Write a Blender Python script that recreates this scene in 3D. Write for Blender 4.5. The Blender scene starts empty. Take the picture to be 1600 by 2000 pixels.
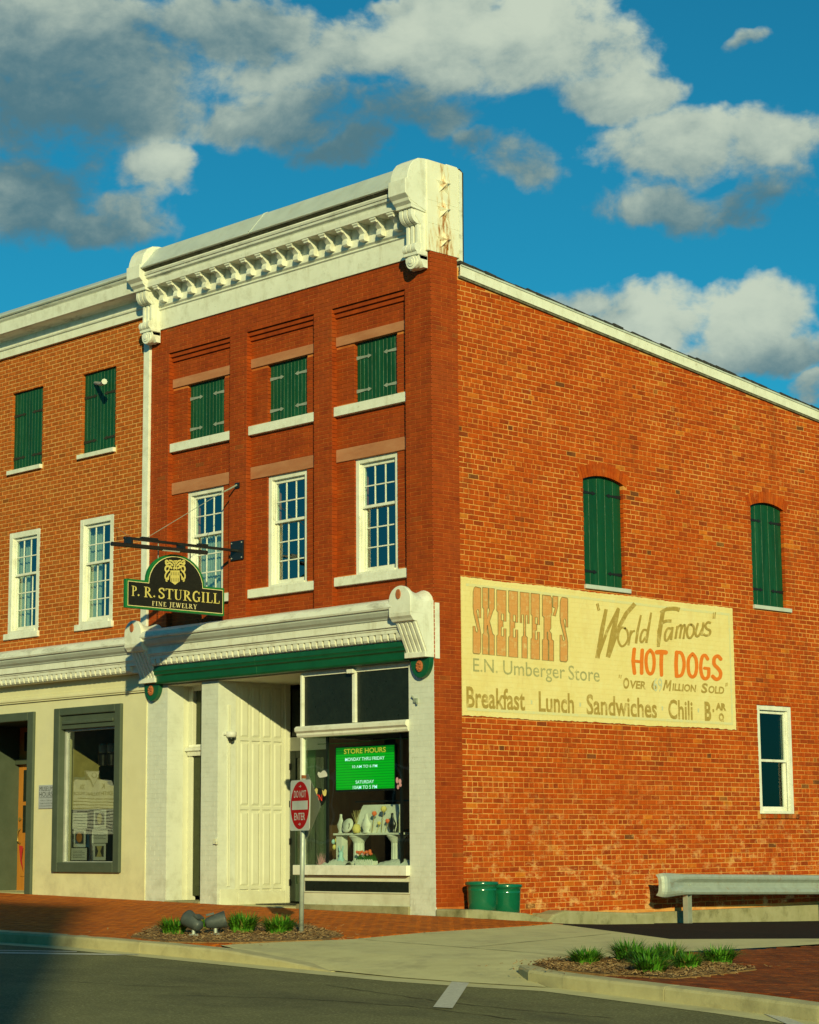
import bpy, bmesh, math, random
from mathutils import Vector, Matrix
random.seed(7)
sc = bpy.context.scene
R = math.radians

# ------------------------------------------------------------------ camera
FP = 4112.0                       # focal length in pixels of the 1600 x 2000 photograph
YAW, PIT, ROL = R(45.573), R(8.904), R(-0.413)
fw = Vector((-math.sin(YAW)*math.cos(PIT), math.cos(YAW)*math.cos(PIT), math.sin(PIT)))
rt0 = Vector((math.cos(YAW), math.sin(YAW), 0)); up0 = rt0.cross(fw)
rt = rt0*math.cos(ROL) + up0*math.sin(ROL)
up = -rt0*math.sin(ROL) + up0*math.cos(ROL)
def ray(x, y): return fw + rt*((x-800)/FP) - up*((y-1000)/FP)
CAM = -ray(852.5, 1790)*29.4      # the foot of the building's corner is the origin
cd = bpy.data.cameras.new('camera'); cam = bpy.data.objects.new('camera', cd)
sc.collection.objects.link(cam); sc.camera = cam
cd.sensor_fit = 'HORIZONTAL'; cd.sensor_width = 36; cd.lens = FP/1600*36
cd.clip_start = 0.1; cd.clip_end = 3000
M = Matrix((rt, up, -fw)).transposed().to_4x4(); M.translation = CAM
cam.matrix_world = M

# ------------------------------------------------------------------ sun, sky, exposure
SUN = Vector((-1.305, 1.0, -0.50)).normalized()     # way the light travels
SUN_EL = math.asin(-SUN.z); SUN_AZ = math.atan2(-SUN.x, -SUN.y)
sl = bpy.data.lights.new('sun', 'SUN'); sl.energy = 4.4; sl.angle = R(0.53); sl.color = (1.0, 0.93, 0.44)
so = bpy.data.objects.new('sun', sl); sc.collection.objects.link(so)
so.rotation_euler = SUN.to_track_quat('-Z', 'Y').to_euler(); so.location = (30, -30, 30)
sc.view_settings.view_transform = 'Standard'; sc.view_settings.look = 'None'
sc.view_settings.exposure = 0.0; sc.view_settings.gamma = 1.0; sc.view_settings.use_curve_mapping = False
sc.cycles.max_bounces = 6; sc.cycles.transparent_max_bounces = 12

world = bpy.data.worlds.new('World'); sc.world = world; world.use_nodes = True
wn = world.node_tree.nodes; wl = world.node_tree.links; wn.clear()
def WN(t, **k):
    n = wn.new(t)
    for a, b in k.items(): setattr(n, a, b)
    return n
def wmath(op, a, b=None, c=None, clamp=False):
    n = WN('ShaderNodeMath', operation=op); n.use_clamp = clamp
    for i, s in enumerate((a, b, c)):
        if s is None: continue
        if isinstance(s, (int, float)): n.inputs[i].default_value = s
        else: wl.new(s, n.inputs[i])
    return n.outputs[0]
def build_sky():
    out = WN('ShaderNodeOutputWorld'); bg = WN('ShaderNodeBackground'); bg.inputs[1].default_value = 0.1
    sky = WN('ShaderNodeTexSky', sky_type='NISHITA'); sky.sun_disc = False
    sky.sun_elevation = SUN_EL; sky.sun_rotation = SUN_AZ; sky.altitude = 600; sky.air_density = 1.0; sky.dust_density = 0.4; sky.ozone_density = 2.0
    tint = WN('ShaderNodeMix', data_type='RGBA', blend_type='MULTIPLY'); tint.inputs[0].default_value = 1
    wl.new(sky.outputs[0], tint.inputs[6]); tint.inputs[7].default_value = SKY_TINT
    tc = WN('ShaderNodeTexCoord'); sep = WN('ShaderNodeSeparateXYZ'); wl.new(tc.outputs['Generated'], sep.inputs[0])
    az = wmath('ARCTAN2', sep.outputs[0], sep.outputs[1]); el = wmath('ARCSINE', sep.outputs[2])
    def warp(scale, amp, off):
        mp = WN('ShaderNodeMapping'); mp.inputs['Location'].default_value = off; wl.new(tc.outputs['Generated'], mp.inputs[0])
        n = WN('ShaderNodeTexNoise'); n.inputs['Scale'].default_value = scale; n.inputs['Detail'].default_value = 4; n.inputs['Roughness'].default_value = .55; wl.new(mp.outputs[0], n.inputs['Vector'])
        sp = WN('ShaderNodeSeparateColor'); wl.new(n.outputs['Color'], sp.inputs[0])
        return [wmath('MULTIPLY', wmath('SUBTRACT', sp.outputs[i], 0.5), amp) for i in (0, 1)]
    w1 = warp(11.0, 0.085, (1.3, 2.2, 0.4)); w2 = warp(34.0, 0.034, (4.1, 0.7, 3.3)); az0, el0 = az, el
    az = wmath('ADD', az, wmath('ADD', w1[0], w2[0])); el = wmath('ADD', el, wmath('ADD', wmath('MULTIPLY', w1[1], .6), wmath('MULTIPLY', w2[1], .8)))
    # two scales of billow noise, in direction space
    def noise(scale, detail, rough, off):
        mp = WN('ShaderNodeMapping'); mp.inputs['Location'].default_value = off; mp.inputs['Scale'].default_value = (1, 1, 1.5)
        wl.new(tc.outputs['Generated'], mp.inputs[0])
        n = WN('ShaderNodeTexNoise'); n.inputs['Scale'].default_value = scale; n.inputs['Detail'].default_value = detail
        n.inputs['Roughness'].default_value = rough; n.inputs['Distortion'].default_value = 0.25
        wl.new(mp.outputs[0], n.inputs['Vector']); return n.outputs[0]
    n1 = noise(13.0, 10, 0.58, (3.1, 0.4, 1.7)); n2 = noise(42.0, 9, 0.62, (0.3, 5.1, 2.2)); nb = noise(3.2, 3, 0.5, (7.7, 1.2, 0.2))
    def azel(px, py):
        d = ray(px, py).normalized(); return math.atan2(d.x, d.y), math.asin(d.z)
    # cumulus seen above the street: (photo x, y, half width, half height, weight, height of its lit side)
    B = [(60,50,330,110,1,-.8),(470,30,140,55,1,-.5),(110,190,250,120,1,-.9),(50,370,190,120,1,-.8),(190,450,160,55,1,-.4),(310,340,92,58,1,1.0),(250,415,110,50,1,.4),
         (640,105,180,80,1,.7),(840,120,190,105,1,.5),(1080,105,165,105,1,.9),(1195,190,105,48,1,.4),(560,220,140,75,1,-.4),(780,235,230,66,1,-.5),(640,295,130,36,1,-.9),
         (1050,340,105,66,1,.2),(940,305,90,36,1,-.2),(1330,280,170,72,1,.6),(1540,285,120,82,1,.8),(1330,390,145,56,1,-.3),(1520,395,120,52,1,-.5),
         (1130,590,150,48,1,.8),(1260,605,120,72,1,.8),(1490,620,100,80,1,.8),(1370,695,170,46,1,-.4),(1530,700,120,50,1,-.4),
         (1445,95,62,24,.8,.3),(1590,765,45,25,.8,.2),(780,18,80,22,.6,-.2),(960,18,60,30,.6,.0)]
    tot = None; shd = None; shape = None
    for (px, py, rx, ry, w, lit) in B:
        a, e = azel(px, py); sa = rx/FP/math.cos(e)*0.76; se = ry/FP*0.76
        u = wmath('MULTIPLY', wmath('SUBTRACT', az, a), 1/sa); v = wmath('MULTIPLY', wmath('SUBTRACT', el, e), 1/se)
        q = wmath('ADD', wmath('MULTIPLY', u, u), wmath('MULTIPLY', v, v))
        g = wmath('MULTIPLY', wmath('POWER', 2.71828, wmath('MULTIPLY', q, -0.8)), w)
        s = wmath('MULTIPLY', g, wmath('ADD', wmath('MULTIPLY', v, 0.55), lit))
        hrd = wmath('MULTIPLY', wmath('MAXIMUM', wmath('SUBTRACT', 1.0, wmath('MULTIPLY', q, 0.50)), -1.6), w)
        shape = hrd if shape is None else wmath('SMOOTH_MAX', shape, hrd, 0.25)
        tot = g if tot is None else wmath('ADD', tot, g)
        shd = s if shd is None else wmath('ADD', shd, s)
    # beyond the placed clouds the sky goes on as a broken cumulus field
    fld = wmath('MULTIPLY', wmath('SUBTRACT', nb, 0.50), 6.0, clamp=True)
    ctr = ray(800, 350).normalized(); ca, ce = math.atan2(ctr.x, ctr.y), math.asin(ctr.z)
    far = wmath('SUBTRACT', wmath('POWER', wmath('ADD', wmath('POWER', wmath('SUBTRACT', az, ca), 2.0), wmath('POWER', wmath('SUBTRACT', el, ce), 2.0)), 0.5), 0.27)
    far = wmath('MULTIPLY', far, 12.0, clamp=True)
    shape = wmath('MAXIMUM', shape, wmath('SUBTRACT', wmath('MULTIPLY', wmath('MULTIPLY', fld, far), 2.2), 1.6))
    bill = wmath('ADD', wmath('MULTIPLY', wmath('SUBTRACT', n1, 0.5), 3.0), wmath('MULTIPLY', wmath('SUBTRACT', n2, 0.5), 1.1))
    d = wmath('ADD', wmath('MINIMUM', shape, 0.9), wmath('MULTIPLY', bill, 1.25))
    mr = WN('ShaderNodeMapRange', interpolation_type='SMOOTHSTEP'); wl.new(d, mr.inputs[0]); mr.inputs[1].default_value = -0.12; mr.inputs[2].default_value = 0.72
    dens = mr.outputs[0]
    lit = wmath('DIVIDE', shd, wmath('ADD', tot, 0.15))
    lit = wmath('ADD', wmath('MULTIPLY', lit, 0.46), wmath('MULTIPLY', bill, 0.70))
    mr2 = WN('ShaderNodeMapRange', interpolation_type='SMOOTHSTEP'); wl.new(lit, mr2.inputs[0]); mr2.inputs[1].default_value = -0.55; mr2.inputs[2].default_value = 0.75
    cc = WN('ShaderNodeMix', data_type='RGBA'); wl.new(mr2.outputs[0], cc.inputs[0])
    cc.inputs[6].default_value = CLOUD_DARK; cc.inputs[7].default_value = CLOUD_LIT
    mx = WN('ShaderNodeMix', data_type='RGBA'); wl.new(wmath('MULTIPLY', dens, 0.97), mx.inputs[0])
    wl.new(tint.outputs[2], mx.inputs[6]); wl.new(cc.outputs[2], mx.inputs[7])
    wl.new(mx.outputs[2], bg.inputs[0]); wl.new(bg.outputs[0], out.inputs[0])
SKY_TINT = (0.08, 0.75, 0.82, 1); CLOUD_DARK = (0.85, 1.9, 2.3, 1); CLOUD_LIT = (5.7, 6.5, 5.2, 1)
build_sky()

# ------------------------------------------------------------------ pixel -> place helpers
def fr(x, y, Y=0.0): r = ray(x, y); return CAM + r*((Y-CAM.y)/r.y)
def sd(x, y, X=0.0): r = ray(x, y); return CAM + r*((X-CAM.x)/r.x)
GN = Vector((0.018, -0.02, 1.0))          # the pavement falls gently to the right and to the kerb
def gz(x, y): return -0.018*x + 0.02*y
def gp(x, y, d=0.0): r = ray(x, y); return CAM + r*((d-GN.dot(CAM))/GN.dot(r))

# ------------------------------------------------------------------ materials
MATS = {}
def mat(name, col, col2=None, rough=0.7, nscale=6.0, bump=0.0, bscale=40.0, spec=0.3, metal=0.0, tone=None, dirt=None, dscale=2.0, damt=0.5, stretch=None, coat=0.0):
    """base colour varied by noise; tone = colour ramp over the per-piece 'tone' attribute; dirt = stain colour"""
    m = bpy.data.materials.new(name); m.use_nodes = True; MATS[name] = m
    nt = m.node_tree; n = nt.nodes; l = nt.links; b = n['Principled BSDF']
    b.inputs['Roughness'].default_value = rough; b.inputs['Metallic'].default_value = metal
    b.inputs['Specular IOR Level'].default_value = spec; b.inputs['Coat Weight'].default_value = coat
    geo = n.new('ShaderNodeNewGeometry'); pos = geo.outputs['Position']
    if stretch:
        mp = n.new('ShaderNodeMapping'); mp.inputs['Scale'].default_value = stretch; l.new(pos, mp.inputs[0]); spos = mp.outputs[0]
    else: spos = pos
    def noise(sc_, det=6, rg=0.6, v=pos):
        t = n.new('ShaderNodeTexNoise'); t.inputs['Scale'].default_value = sc_; t.inputs['Detail'].default_value = det; t.inputs['Roughness'].default_value = rg
        l.new(v, t.inputs['Vector']); return t.outputs[0]
    def rng(s, a, b_):
        r = n.new('ShaderNodeMapRange'); l.new(s, r.inputs[0]); r.inputs[1].default_value = a; r.inputs[2].default_value = b_; return r.outputs[0]
    def mix(f, a, b_, mode='MIX'):
        x = n.new('ShaderNodeMix'); x.data_type = 'RGBA'; x.blend_type = mode
        if isinstance(f, (int, float)): x.inputs[0].default_value = f
        else: l.new(f, x.inputs[0])
        for i, c in ((6, a), (7, b_)):
            if isinstance(c, tuple): x.inputs[i].default_value = (*c[:3], 1)
            else: l.new(c, x.inputs[i])
        return x.outputs[2]
    c1 = col; c2 = col2 or tuple(v*0.72 for v in col)
    if tone:
        at = n.new('ShaderNodeAttribute'); at.attribute_name = 'tone'
        rp = n.new('ShaderNodeValToRGB'); rp.color_ramp.interpolation = 'LINEAR'
        el = rp.color_ramp.elements
        for i, (p, c) in enumerate(tone):
            e = el[i] if i < 2 else el.new(p)
            e.position = p; e.color = (*c, 1)
        l.new(at.outputs['Fac'], rp.inputs[0])
        base = mix(rng(noise(nscale, 8, 0.65, spos), 0.3, 0.75), rp.outputs[0], (0.55, 0.5, 0.5), 'MULTIPLY')
    else:
        base = mix(rng(noise(nscale, 8, 0.62, spos), 0.32, 0.68), c1, c2)
    if dirt:
        f = n.new('ShaderNodeMath'); f.operation = 'MULTIPLY'; f.inputs[1].default_value = damt
        l.new(rng(noise(dscale, 10, 0.7, spos), 0.5, 0.72), f.inputs[0]); base = mix(f.outputs[0], base, dirt)
    l.new(base, b.inputs['Base Color'])
    if bump:
        bp = n.new('ShaderNodeBump'); bp.inputs['Strength'].default_value = bump; bp.inputs['Distance'].default_value = 0.01
        l.new(noise(bscale, 8, 0.65), bp.inputs['Height']); l.new(bp.outputs[0], b.inputs['Normal'])
    rr = n.new('ShaderNodeMapRange'); l.new(noise(nscale*2.3, 4), rr.inputs[0])
    rr.inputs[1].default_value = 0.3; rr.inputs[2].default_value = 0.7; rr.inputs[3].default_value = max(rough-0.1, 0.02); rr.inputs[4].default_value = min(rough+0.12, 1)
    l.new(rr.outputs[0], b.inputs['Roughness'])
    return m
def emit(name, col, s):
    m = bpy.data.materials.new(name); m.use_nodes = True; MATS[name] = m
    b = m.node_tree.nodes['Principled BSDF']; b.inputs['Base Color'].default_value = (*col, 1); b.inputs['Roughness'].default_value = 0.4
    b.inputs['Emission Color'].default_value = (*col, 1); b.inputs['Emission Strength'].default_value = s; return m
def glass(name, refl=0.12, tint=(0.8, 0.9, 0.85)):
    m = bpy.data.materials.new(name); m.use_nodes = True; MATS[name] = m
    nt = m.node_tree; n = nt.nodes; l = nt.links; n.remove(n['Principled BSDF']); out = n['Material Output']
    t = n.new('ShaderNodeBsdfTransparent'); t.inputs[0].default_value = (*tint, 1)
    g = n.new('ShaderNodeBsdfGlossy'); g.inputs['Roughness'].default_value = 0.015; g.inputs[0].default_value = (0.95, 1, 1, 1)
    gg = n.new('ShaderNodeNewGeometry'); dt = n.new('ShaderNodeVectorMath'); dt.operation = 'DOT_PRODUCT'
    l.new(gg.outputs['Normal'], dt.inputs[0]); l.new(gg.outputs['Incoming'], dt.inputs[1])
    def mm(op, x, y):
        k = n.new('ShaderNodeMath'); k.operation = op; k.use_clamp = op == 'MULTIPLY_ADD'
        for i_, s_ in enumerate((x, y)):
            if isinstance(s_, (int, float)): k.inputs[i_].default_value = s_
            else: l.new(s_, k.inputs[i_])
        return k
    f = mm('POWER', mm('SUBTRACT', 1.0, mm('ABSOLUTE', dt.outputs['Value'], 0).outputs[0]).outputs[0], 5.0)
    a = mm('MULTIPLY_ADD', f.outputs[0], 0.9); a.inputs[2].default_value = refl+0.06
    geo = n.new('ShaderNodeNewGeometry'); t2 = n.new('ShaderNodeTexNoise'); t2.inputs['Scale'].default_value = 1.7; t2.inputs['Detail'].default_value = 1
    l.new(geo.outputs['Position'], t2.inputs['Vector'])
    bp = n.new('ShaderNodeBump'); bp.inputs['Strength'].default_value = 0.12; bp.inputs['Distance'].default_value = 0.02
    l.new(t2.outputs[0], bp.inputs['Height']); l.new(bp.outputs[0], g.inputs['Normal'])
    x = n.new('ShaderNodeMixShader'); l.new(a.outputs[0], x.inputs[0]); l.new(t.outputs[0], x.inputs[1]); l.new(g.outputs[0], x.inputs[2]); l.new(x.outputs[0], out.inputs[0])
    return m

SB = [(0.0,(0.17,0.06,0.02)),(0.12,(0.34,0.052,0.008)),(0.5,(0.52,0.075,0.005)),(0.80,(0.60,0.105,0.007)),(0.92,(0.70,0.20,0.018)),(1.0,(0.22,0.09,0.03))]
mat('side_brick', (0,0,0), tone=SB, rough=0.85, nscale=9, bump=0.35, bscale=70, spec=0.15, dirt=(0.60,0.17,0.03), dscale=1.5, damt=0.25)
mat('front_brick', (0,0,0), tone=[(0,(0.32,0.044,0.002)),(0.5,(0.39,0.056,0.002)),(0.9,(0.42,0.066,0.003)),(1,(0.30,0.075,0.01))], rough=0.7, nscale=5, bump=0.15, bscale=60, spec=0.25, dirt=(0.34,0.085,0.02), dscale=1.1, damt=0.35)
mat('museum_brick', (0,0,0), tone=[(0,(0.32,0.095,0.016)),(0.2,(0.47,0.108,0.014)),(0.6,(0.54,0.13,0.018)),(1,(0.46,0.15,0.03))], rough=0.85, nscale=8, bump=0.3, bscale=60, spec=0.15)
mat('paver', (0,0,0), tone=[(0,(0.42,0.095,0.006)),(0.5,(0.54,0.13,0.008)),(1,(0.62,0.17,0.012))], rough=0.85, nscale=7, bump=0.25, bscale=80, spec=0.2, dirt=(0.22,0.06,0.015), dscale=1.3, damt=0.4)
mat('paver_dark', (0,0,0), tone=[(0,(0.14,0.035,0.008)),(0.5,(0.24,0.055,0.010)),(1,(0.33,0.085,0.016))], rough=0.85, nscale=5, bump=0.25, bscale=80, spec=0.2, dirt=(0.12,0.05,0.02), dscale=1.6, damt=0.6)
mat('side_mortar', (0.74,0.38,0.11), (0.50,0.16,0.03), rough=0.95, nscale=0.8, bump=0.4, bscale=90, spec=0.1)
mat('front_mortar', (0.68,0.24,0.06), (0.38,0.07,0.01), rough=0.9, nscale=2.2, spec=0.1)
mat('museum_mortar', (0.70,0.41,0.14), (0.60,0.32,0.10), rough=0.95, nscale=5, spec=0.1)
mat('paver_joint', (0.26,0.07,0.015), rough=0.95)
mat('white_paint', (0.80,0.80,0.70), (0.71,0.71,0.60), rough=0.55, nscale=3, bump=0.16, bscale=22, dirt=(0.36,0.33,0.22), dscale=5, damt=0.42, spec=0.35)
mat('peeling_paint', (0.80,0.80,0.72), (0.70,0.71,0.62), rough=0.6, nscale=3, bump=0.3, bscale=26, dirt=(0.24,0.22,0.16), dscale=5, damt=0.75, spec=0.3, stretch=(0.5,1,1.6))
mat('metal_cap', (0.56,0.60,0.55), (0.48,0.52,0.47), rough=0.45, nscale=2, bump=0.06, bscale=6, spec=0.4, dirt=(0.30,0.31,0.26), dscale=3, damt=0.3)
mat('rotten_wood', (0.20,0.19,0.13), (0.06,0.055,0.035), rough=0.9, nscale=9, bump=0.5, bscale=40)
mat('pier_paint', (0.66,0.68,0.60), (0.60,0.62,0.54), rough=0.6, nscale=3, bump=0.12, bscale=35, dirt=(0.40,0.40,0.34), dscale=6, damt=0.3)
mat('cream_paint', (0.72,0.67,0.43), (0.66,0.61,0.38), rough=0.65, nscale=1.6, bump=0.12, bscale=25, dirt=(0.50,0.47,0.36), dscale=2.2, damt=0.3)
mat('entry_paint', (0.66,0.66,0.52), (0.61,0.61,0.48), rough=0.5, nscale=2.5, bump=0.05, bscale=30, dirt=(0.5,0.48,0.36), dscale=4, damt=0.22)
mat('shutter_green', (0.004,0.068,0.022), (0.003,0.050,0.017), rough=0.5, nscale=5, bump=0.08, bscale=30, dirt=(0.03,0.16,0.08), dscale=9, damt=0.4, stretch=(1,1,0.12))
mat('beam_green', (0.006,0.095,0.035), (0.004,0.07,0.025), rough=0.4, nscale=4, bump=0.05, spec=0.5)
mat('dark_green_door', (0.045,0.055,0.022), (0.035,0.045,0.018), rough=0.5, nscale=3)
mat('grey_green', (0.075,0.095,0.065), (0.06,0.078,0.052), rough=0.6, nscale=4, bump=0.1, bscale=30)
mat('sandstone', (0.50,0.22,0.11), (0.40,0.14,0.06), rough=0.85, nscale=3, bump=0.2, bscale=30, dirt=(0.30,0.10,0.04), dscale=4, damt=0.5, stretch=(0.4,1,1.5))
mat('iron_grey', (0.30,0.34,0.28), (0.22,0.25,0.2), rough=0.6, nscale=10)
mat('iron_black', (0.012,0.013,0.011), rough=0.5, nscale=10, spec=0.4)
mat('iron_brown', (0.035,0.035,0.02), rough=0.7, nscale=10)
mat('black_metal', (0.012,0.012,0.012), rough=0.35, nscale=5, spec=0.5)
mat('black_panel', (0.010,0.014,0.010), (0.014,0.02,0.014), rough=0.35, nscale=8, spec=0.3, dirt=(0.03,0.04,0.03), dscale=20, damt=0.4)
mat('sign_black', (0.008,0.009,0.007), rough=0.5, nscale=3, dirt=(0.06,0.06,0.04), dscale=60, damt=0.25)
mat('sign_green', (0.008,0.16,0.035), (0.006,0.12,0.026), rough=0.45, nscale=4)
mat('gold', (0.62,0.52,0.16), (0.52,0.43,0.12), rough=0.45, nscale=9)
mat('gold_pale', (0.78,0.68,0.34), rough=0.5, nscale=9)
mat('rosette_red', (0.48,0.15,0.05), (0.34,0.09,0.03), rough=0.7, nscale=25, bump=0.5, bscale=60)
mat('mural_cream', (0.80,0.66,0.30), (0.75,0.60,0.24), rough=0.8, nscale=1.6, bump=0.35, bscale=18, dirt=(0.80,0.72,0.36), dscale=6, damt=0.6)
mat('mural_blue', (0.62,0.60,0.36), (0.72,0.62,0.27), rough=0.85, nscale=14)
mat('mural_tan', (0.68,0.34,0.11), (0.58,0.23,0.06), rough=0.85, nscale=7)
mat('mural_outline', (0.20,0.17,0.07), (0.34,0.26,0.09), rough=0.85, nscale=12)
mat('mural_grey', (0.33,0.32,0.15), (0.42,0.38,0.17), rough=0.85, nscale=8)
mat('mural_brown', (0.36,0.24,0.055), (0.43,0.29,0.07), rough=0.85, nscale=8)
mat('mural_orange', (0.78,0.20,0.02), (0.72,0.17,0.015), rough=0.8, nscale=6)
mat('mural_patch', (0.50,0.53,0.38), (0.58,0.56,0.33), rough=0.85, nscale=20)
mat('shingle', (0.02,0.022,0.02), (0.05,0.05,0.045), rough=0.95, nscale=18, bump=0.6, bscale=40)
mat('concrete', (0.62,0.57,0.30), (0.54,0.49,0.25), rough=0.9, nscale=3, bump=0.2, bscale=60, dirt=(0.36,0.32,0.21), dscale=1.6, damt=0.4)
mat('kerb_concrete', (0.52,0.47,0.26), (0.42,0.37,0.20), rough=0.9, nscale=4, bump=0.3, bscale=50, dirt=(0.18,0.16,0.09), dscale=3, damt=0.55)
mat('mossy_concrete', (0.36,0.33,0.20), (0.26,0.24,0.12), rough=0.95, nscale=4, bump=0.4, bscale=40, dirt=(0.09,0.085,0.03), dscale=3.5, damt=0.85)
mat('asphalt', (0.18,0.172,0.075), (0.12,0.115,0.050), rough=0.92, nscale=1.1, bump=0.5, bscale=120, dirt=(0.42,0.40,0.20), dscale=38, damt=0.85, spec=0.25)
mat('fresh_asphalt', (0.012,0.012,0.012), (0.02,0.02,0.018), rough=0.95, nscale=40, bump=0.3, bscale=100, spec=0.1)
mat('road_paint', (0.62,0.60,0.50), (0.50,0.48,0.40), rough=0.8, nscale=20, dirt=(0.2,0.19,0.15), dscale=30, damt=0.5)
mat('galvanised', (0.46,0.50,0.44), (0.38,0.42,0.37), rough=0.5, nscale=7, bump=0.08, metal=0.35, dirt=(0.30,0.26,0.16), dscale=6, damt=0.35)
mat('pot_green', (0.006,0.13,0.065), (0.004,0.10,0.05), rough=0.14, nscale=3, spec=0.6, coat=0.4)
mat('lamp_grey', (0.06,0.075,0.075), (0.04,0.05,0.05), rough=0.55, nscale=9, spec=0.4, dirt=(0.2,0.22,0.2), dscale=8, damt=0.3)
mat('sign_white', (0.74,0.74,0.66), rough=0.4, nscale=3)
mat('sign_red', (0.52,0.010,0.006), (0.46,0.009,0.006), rough=0.6, nscale=3, spec=0.08)
mat('sign_back', (0.20,0.22,0.17), (0.15,0.17,0.13), rough=0.5, nscale=5)
mat('rust', (0.30,0.10,0.03), (0.2,0.06,0.02), rough=0.9, nscale=30)
mat('grass', (0,0,0), tone=[(0,(0.025,0.11,0.008)),(0.6,(0.07,0.25,0.012)),(0.93,(0.13,0.33,0.02)),(1,(0.35,0.28,0.08))], rough=0.55, nscale=9, spec=0.3)
mat('mulch', (0.30,0.17,0.06), (0.16,0.085,0.03), rough=0.95, nscale=30, bump=0.6, bscale=60)
mat('chip', (0,0,0), tone=[(0,(0.16,0.08,0.03)),(0.5,(0.36,0.21,0.08)),(1,(0.55,0.37,0.17))], rough=0.9, nscale=30)
mat('interior', (0.010,0.008,0.005), (0.007,0.006,0.004), rough=0.9, nscale=2)
mat('interior_wood', (0.16,0.07,0.03), (0.10,0.045,0.02), rough=0.7, nscale=4, stretch=(1,1,0.1))
mat('display_white', (0.72,0.72,0.64), rough=0.6, nscale=4)
mat('satin', (0.76,0.76,0.68), rough=0.3, nscale=6, bump=0.5, bscale=9)
mat('curtain', (0.55,0.55,0.47), (0.46,0.46,0.4), rough=0.9, nscale=3)
mat('wood_orange', (0.50,0.20,0.03), (0.38,0.14,0.02), rough=0.4, nscale=3, stretch=(3,3,0.4))
mat('brass', (0.65,0.48,0.16), rough=0.3, metal=0.8, nscale=5)
mat('paper', (0.62,0.61,0.56), (0.56,0.55,0.5), rough=0.8, nscale=4)
mat('ink', (0.06,0.06,0.055), rough=0.8)
mat('blue_grey', (0.42,0.45,0.50), rough=0.6, nscale=3)
mat('marker_white', (0.72,0.72,0.66), rough=0.5, nscale=4)
mat('flower_orange', (0.75,0.20,0.05), (0.65,0.10,0.06), rough=0.7, nscale=30)
mat('flower_green', (0.05,0.18,0.03), rough=0.7, nscale=30)
mat('pastel_blue', (0.35,0.55,0.56), rough=0.7); mat('pastel_yellow', (0.75,0.62,0.2), rough=0.7); mat('pastel_pink', (0.70,0.35,0.38), rough=0.7)
mat('flag_red', (0.55,0.03,0.03), rough=0.8)
mat('aluminium', (0.55,0.56,0.50), rough=0.4, nscale=4, metal=0.3)
mat('opposite_brick', (0.20,0.10,0.06), (0.15,0.07,0.04), rough=0.9, nscale=4)
mat('soil', (0.10,0.09,0.06), rough=1.0, nscale=2)
mat('mustard', (0.55,0.45,0.18), rough=0.7)
glass('window_glass', 0.15, (0.62,0.80,0.76)); glass('museum_glass', 0.16, (0.66,0.72,0.66)); glass('shop_glass', 0.02, (0.86,0.95,0.9)); glass('side_glass', 0.0, (0.75,0.85,0.8))
emit('screen_green', (0.0,0.36,0.008), 0.55); emit('screen_dark', (0.0,0.16,0.01), 0.6); emit('screen_yellow', (0.62,0.55,0.04), 0.9); emit('screen_white', (0.45,0.68,0.72), 0.8); emit('neon_red', (0.6,0.03,0.01), 1.2)

def nodes_of(name):
    m = MATS[name]; nt = m.node_tree; return nt, nt.nodes, nt.links, nt.nodes['Principled BSDF']
def add_stain(name, col, scale, lo, hi, amt, zlo=None, zhi=None, stretch=(1,1,1), off=(0,0,0)):
    """weathering with a shape of its own; zlo/zhi: the band of the wall it is confined to"""
    nt, n, l, b = nodes_of(name); src = b.inputs['Base Color'].links[0].from_socket
    geo = n.new('ShaderNodeNewGeometry'); mp = n.new('ShaderNodeMapping'); mp.inputs['Scale'].default_value = stretch; mp.inputs['Location'].default_value = off; l.new(geo.outputs['Position'], mp.inputs[0])
    t = n.new('ShaderNodeTexNoise'); t.inputs['Scale'].default_value = scale; t.inputs['Detail'].default_value = 12; t.inputs['Roughness'].default_value = .72; l.new(mp.outputs[0], t.inputs['Vector'])
    r = n.new('ShaderNodeMapRange'); l.new(t.outputs[0], r.inputs[0]); r.inputs[1].default_value = lo; r.inputs[2].default_value = hi; r.inputs[4].default_value = amt; f = r.outputs[0]
    if zlo is not None:
        sp = n.new('ShaderNodeSeparateXYZ'); l.new(geo.outputs['Position'], sp.inputs[0])
        k = n.new('ShaderNodeMapRange'); l.new(sp.outputs[2], k.inputs[0]); k.inputs[1].default_value = zhi; k.inputs[2].default_value = zlo
        x = n.new('ShaderNodeMath'); x.operation = 'MULTIPLY'; l.new(f, x.inputs[0]); l.new(k.outputs[0], x.inputs[1]); f = x.outputs[0]
    m = n.new('ShaderNodeMix'); m.data_type = 'RGBA'; l.new(f, m.inputs[0]); l.new(src, m.inputs[6]); m.inputs[7].default_value = (*col, 1); l.new(m.outputs[2], b.inputs['Base Color'])
for w in ('side_brick', 'side_mortar'):
    add_stain(w, (0.74,0.40,0.15), 3.4, .53, .62, .75, 0.1, 2.2, (1,1,1.8), (3,1,0))          # lime bloom low on the wall
    add_stain(w, (0.66,0.30,0.08), 4.2, .60, .68, .40, None, None, (1,1,1), (9,4,2))           # pale worn patches
    add_stain(w, (0.16,0.055,0.015), 1.3, .56, .74, .55, None, None, (1,1.6,.35), (1,7,5))     # soot runs
    add_stain(w, (0.30,0.26,0.17), 5.0, .66, .70, .8, None, None, (1,1,.6), (2,2,8))           # grey repair mortar
add_stain('concrete', (0.25,0.22,0.14), 1.1, .52, .70, .5, None, None, (1,1,1), (4,2,0))
add_stain('asphalt', (0.06,0.055,0.035), 0.9, .56, .72, .6, None, None, (.35,1,1), (2,6,0))
add_stain('asphalt', (0.05,0.045,0.03), 55, .56, .66, .7)
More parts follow.
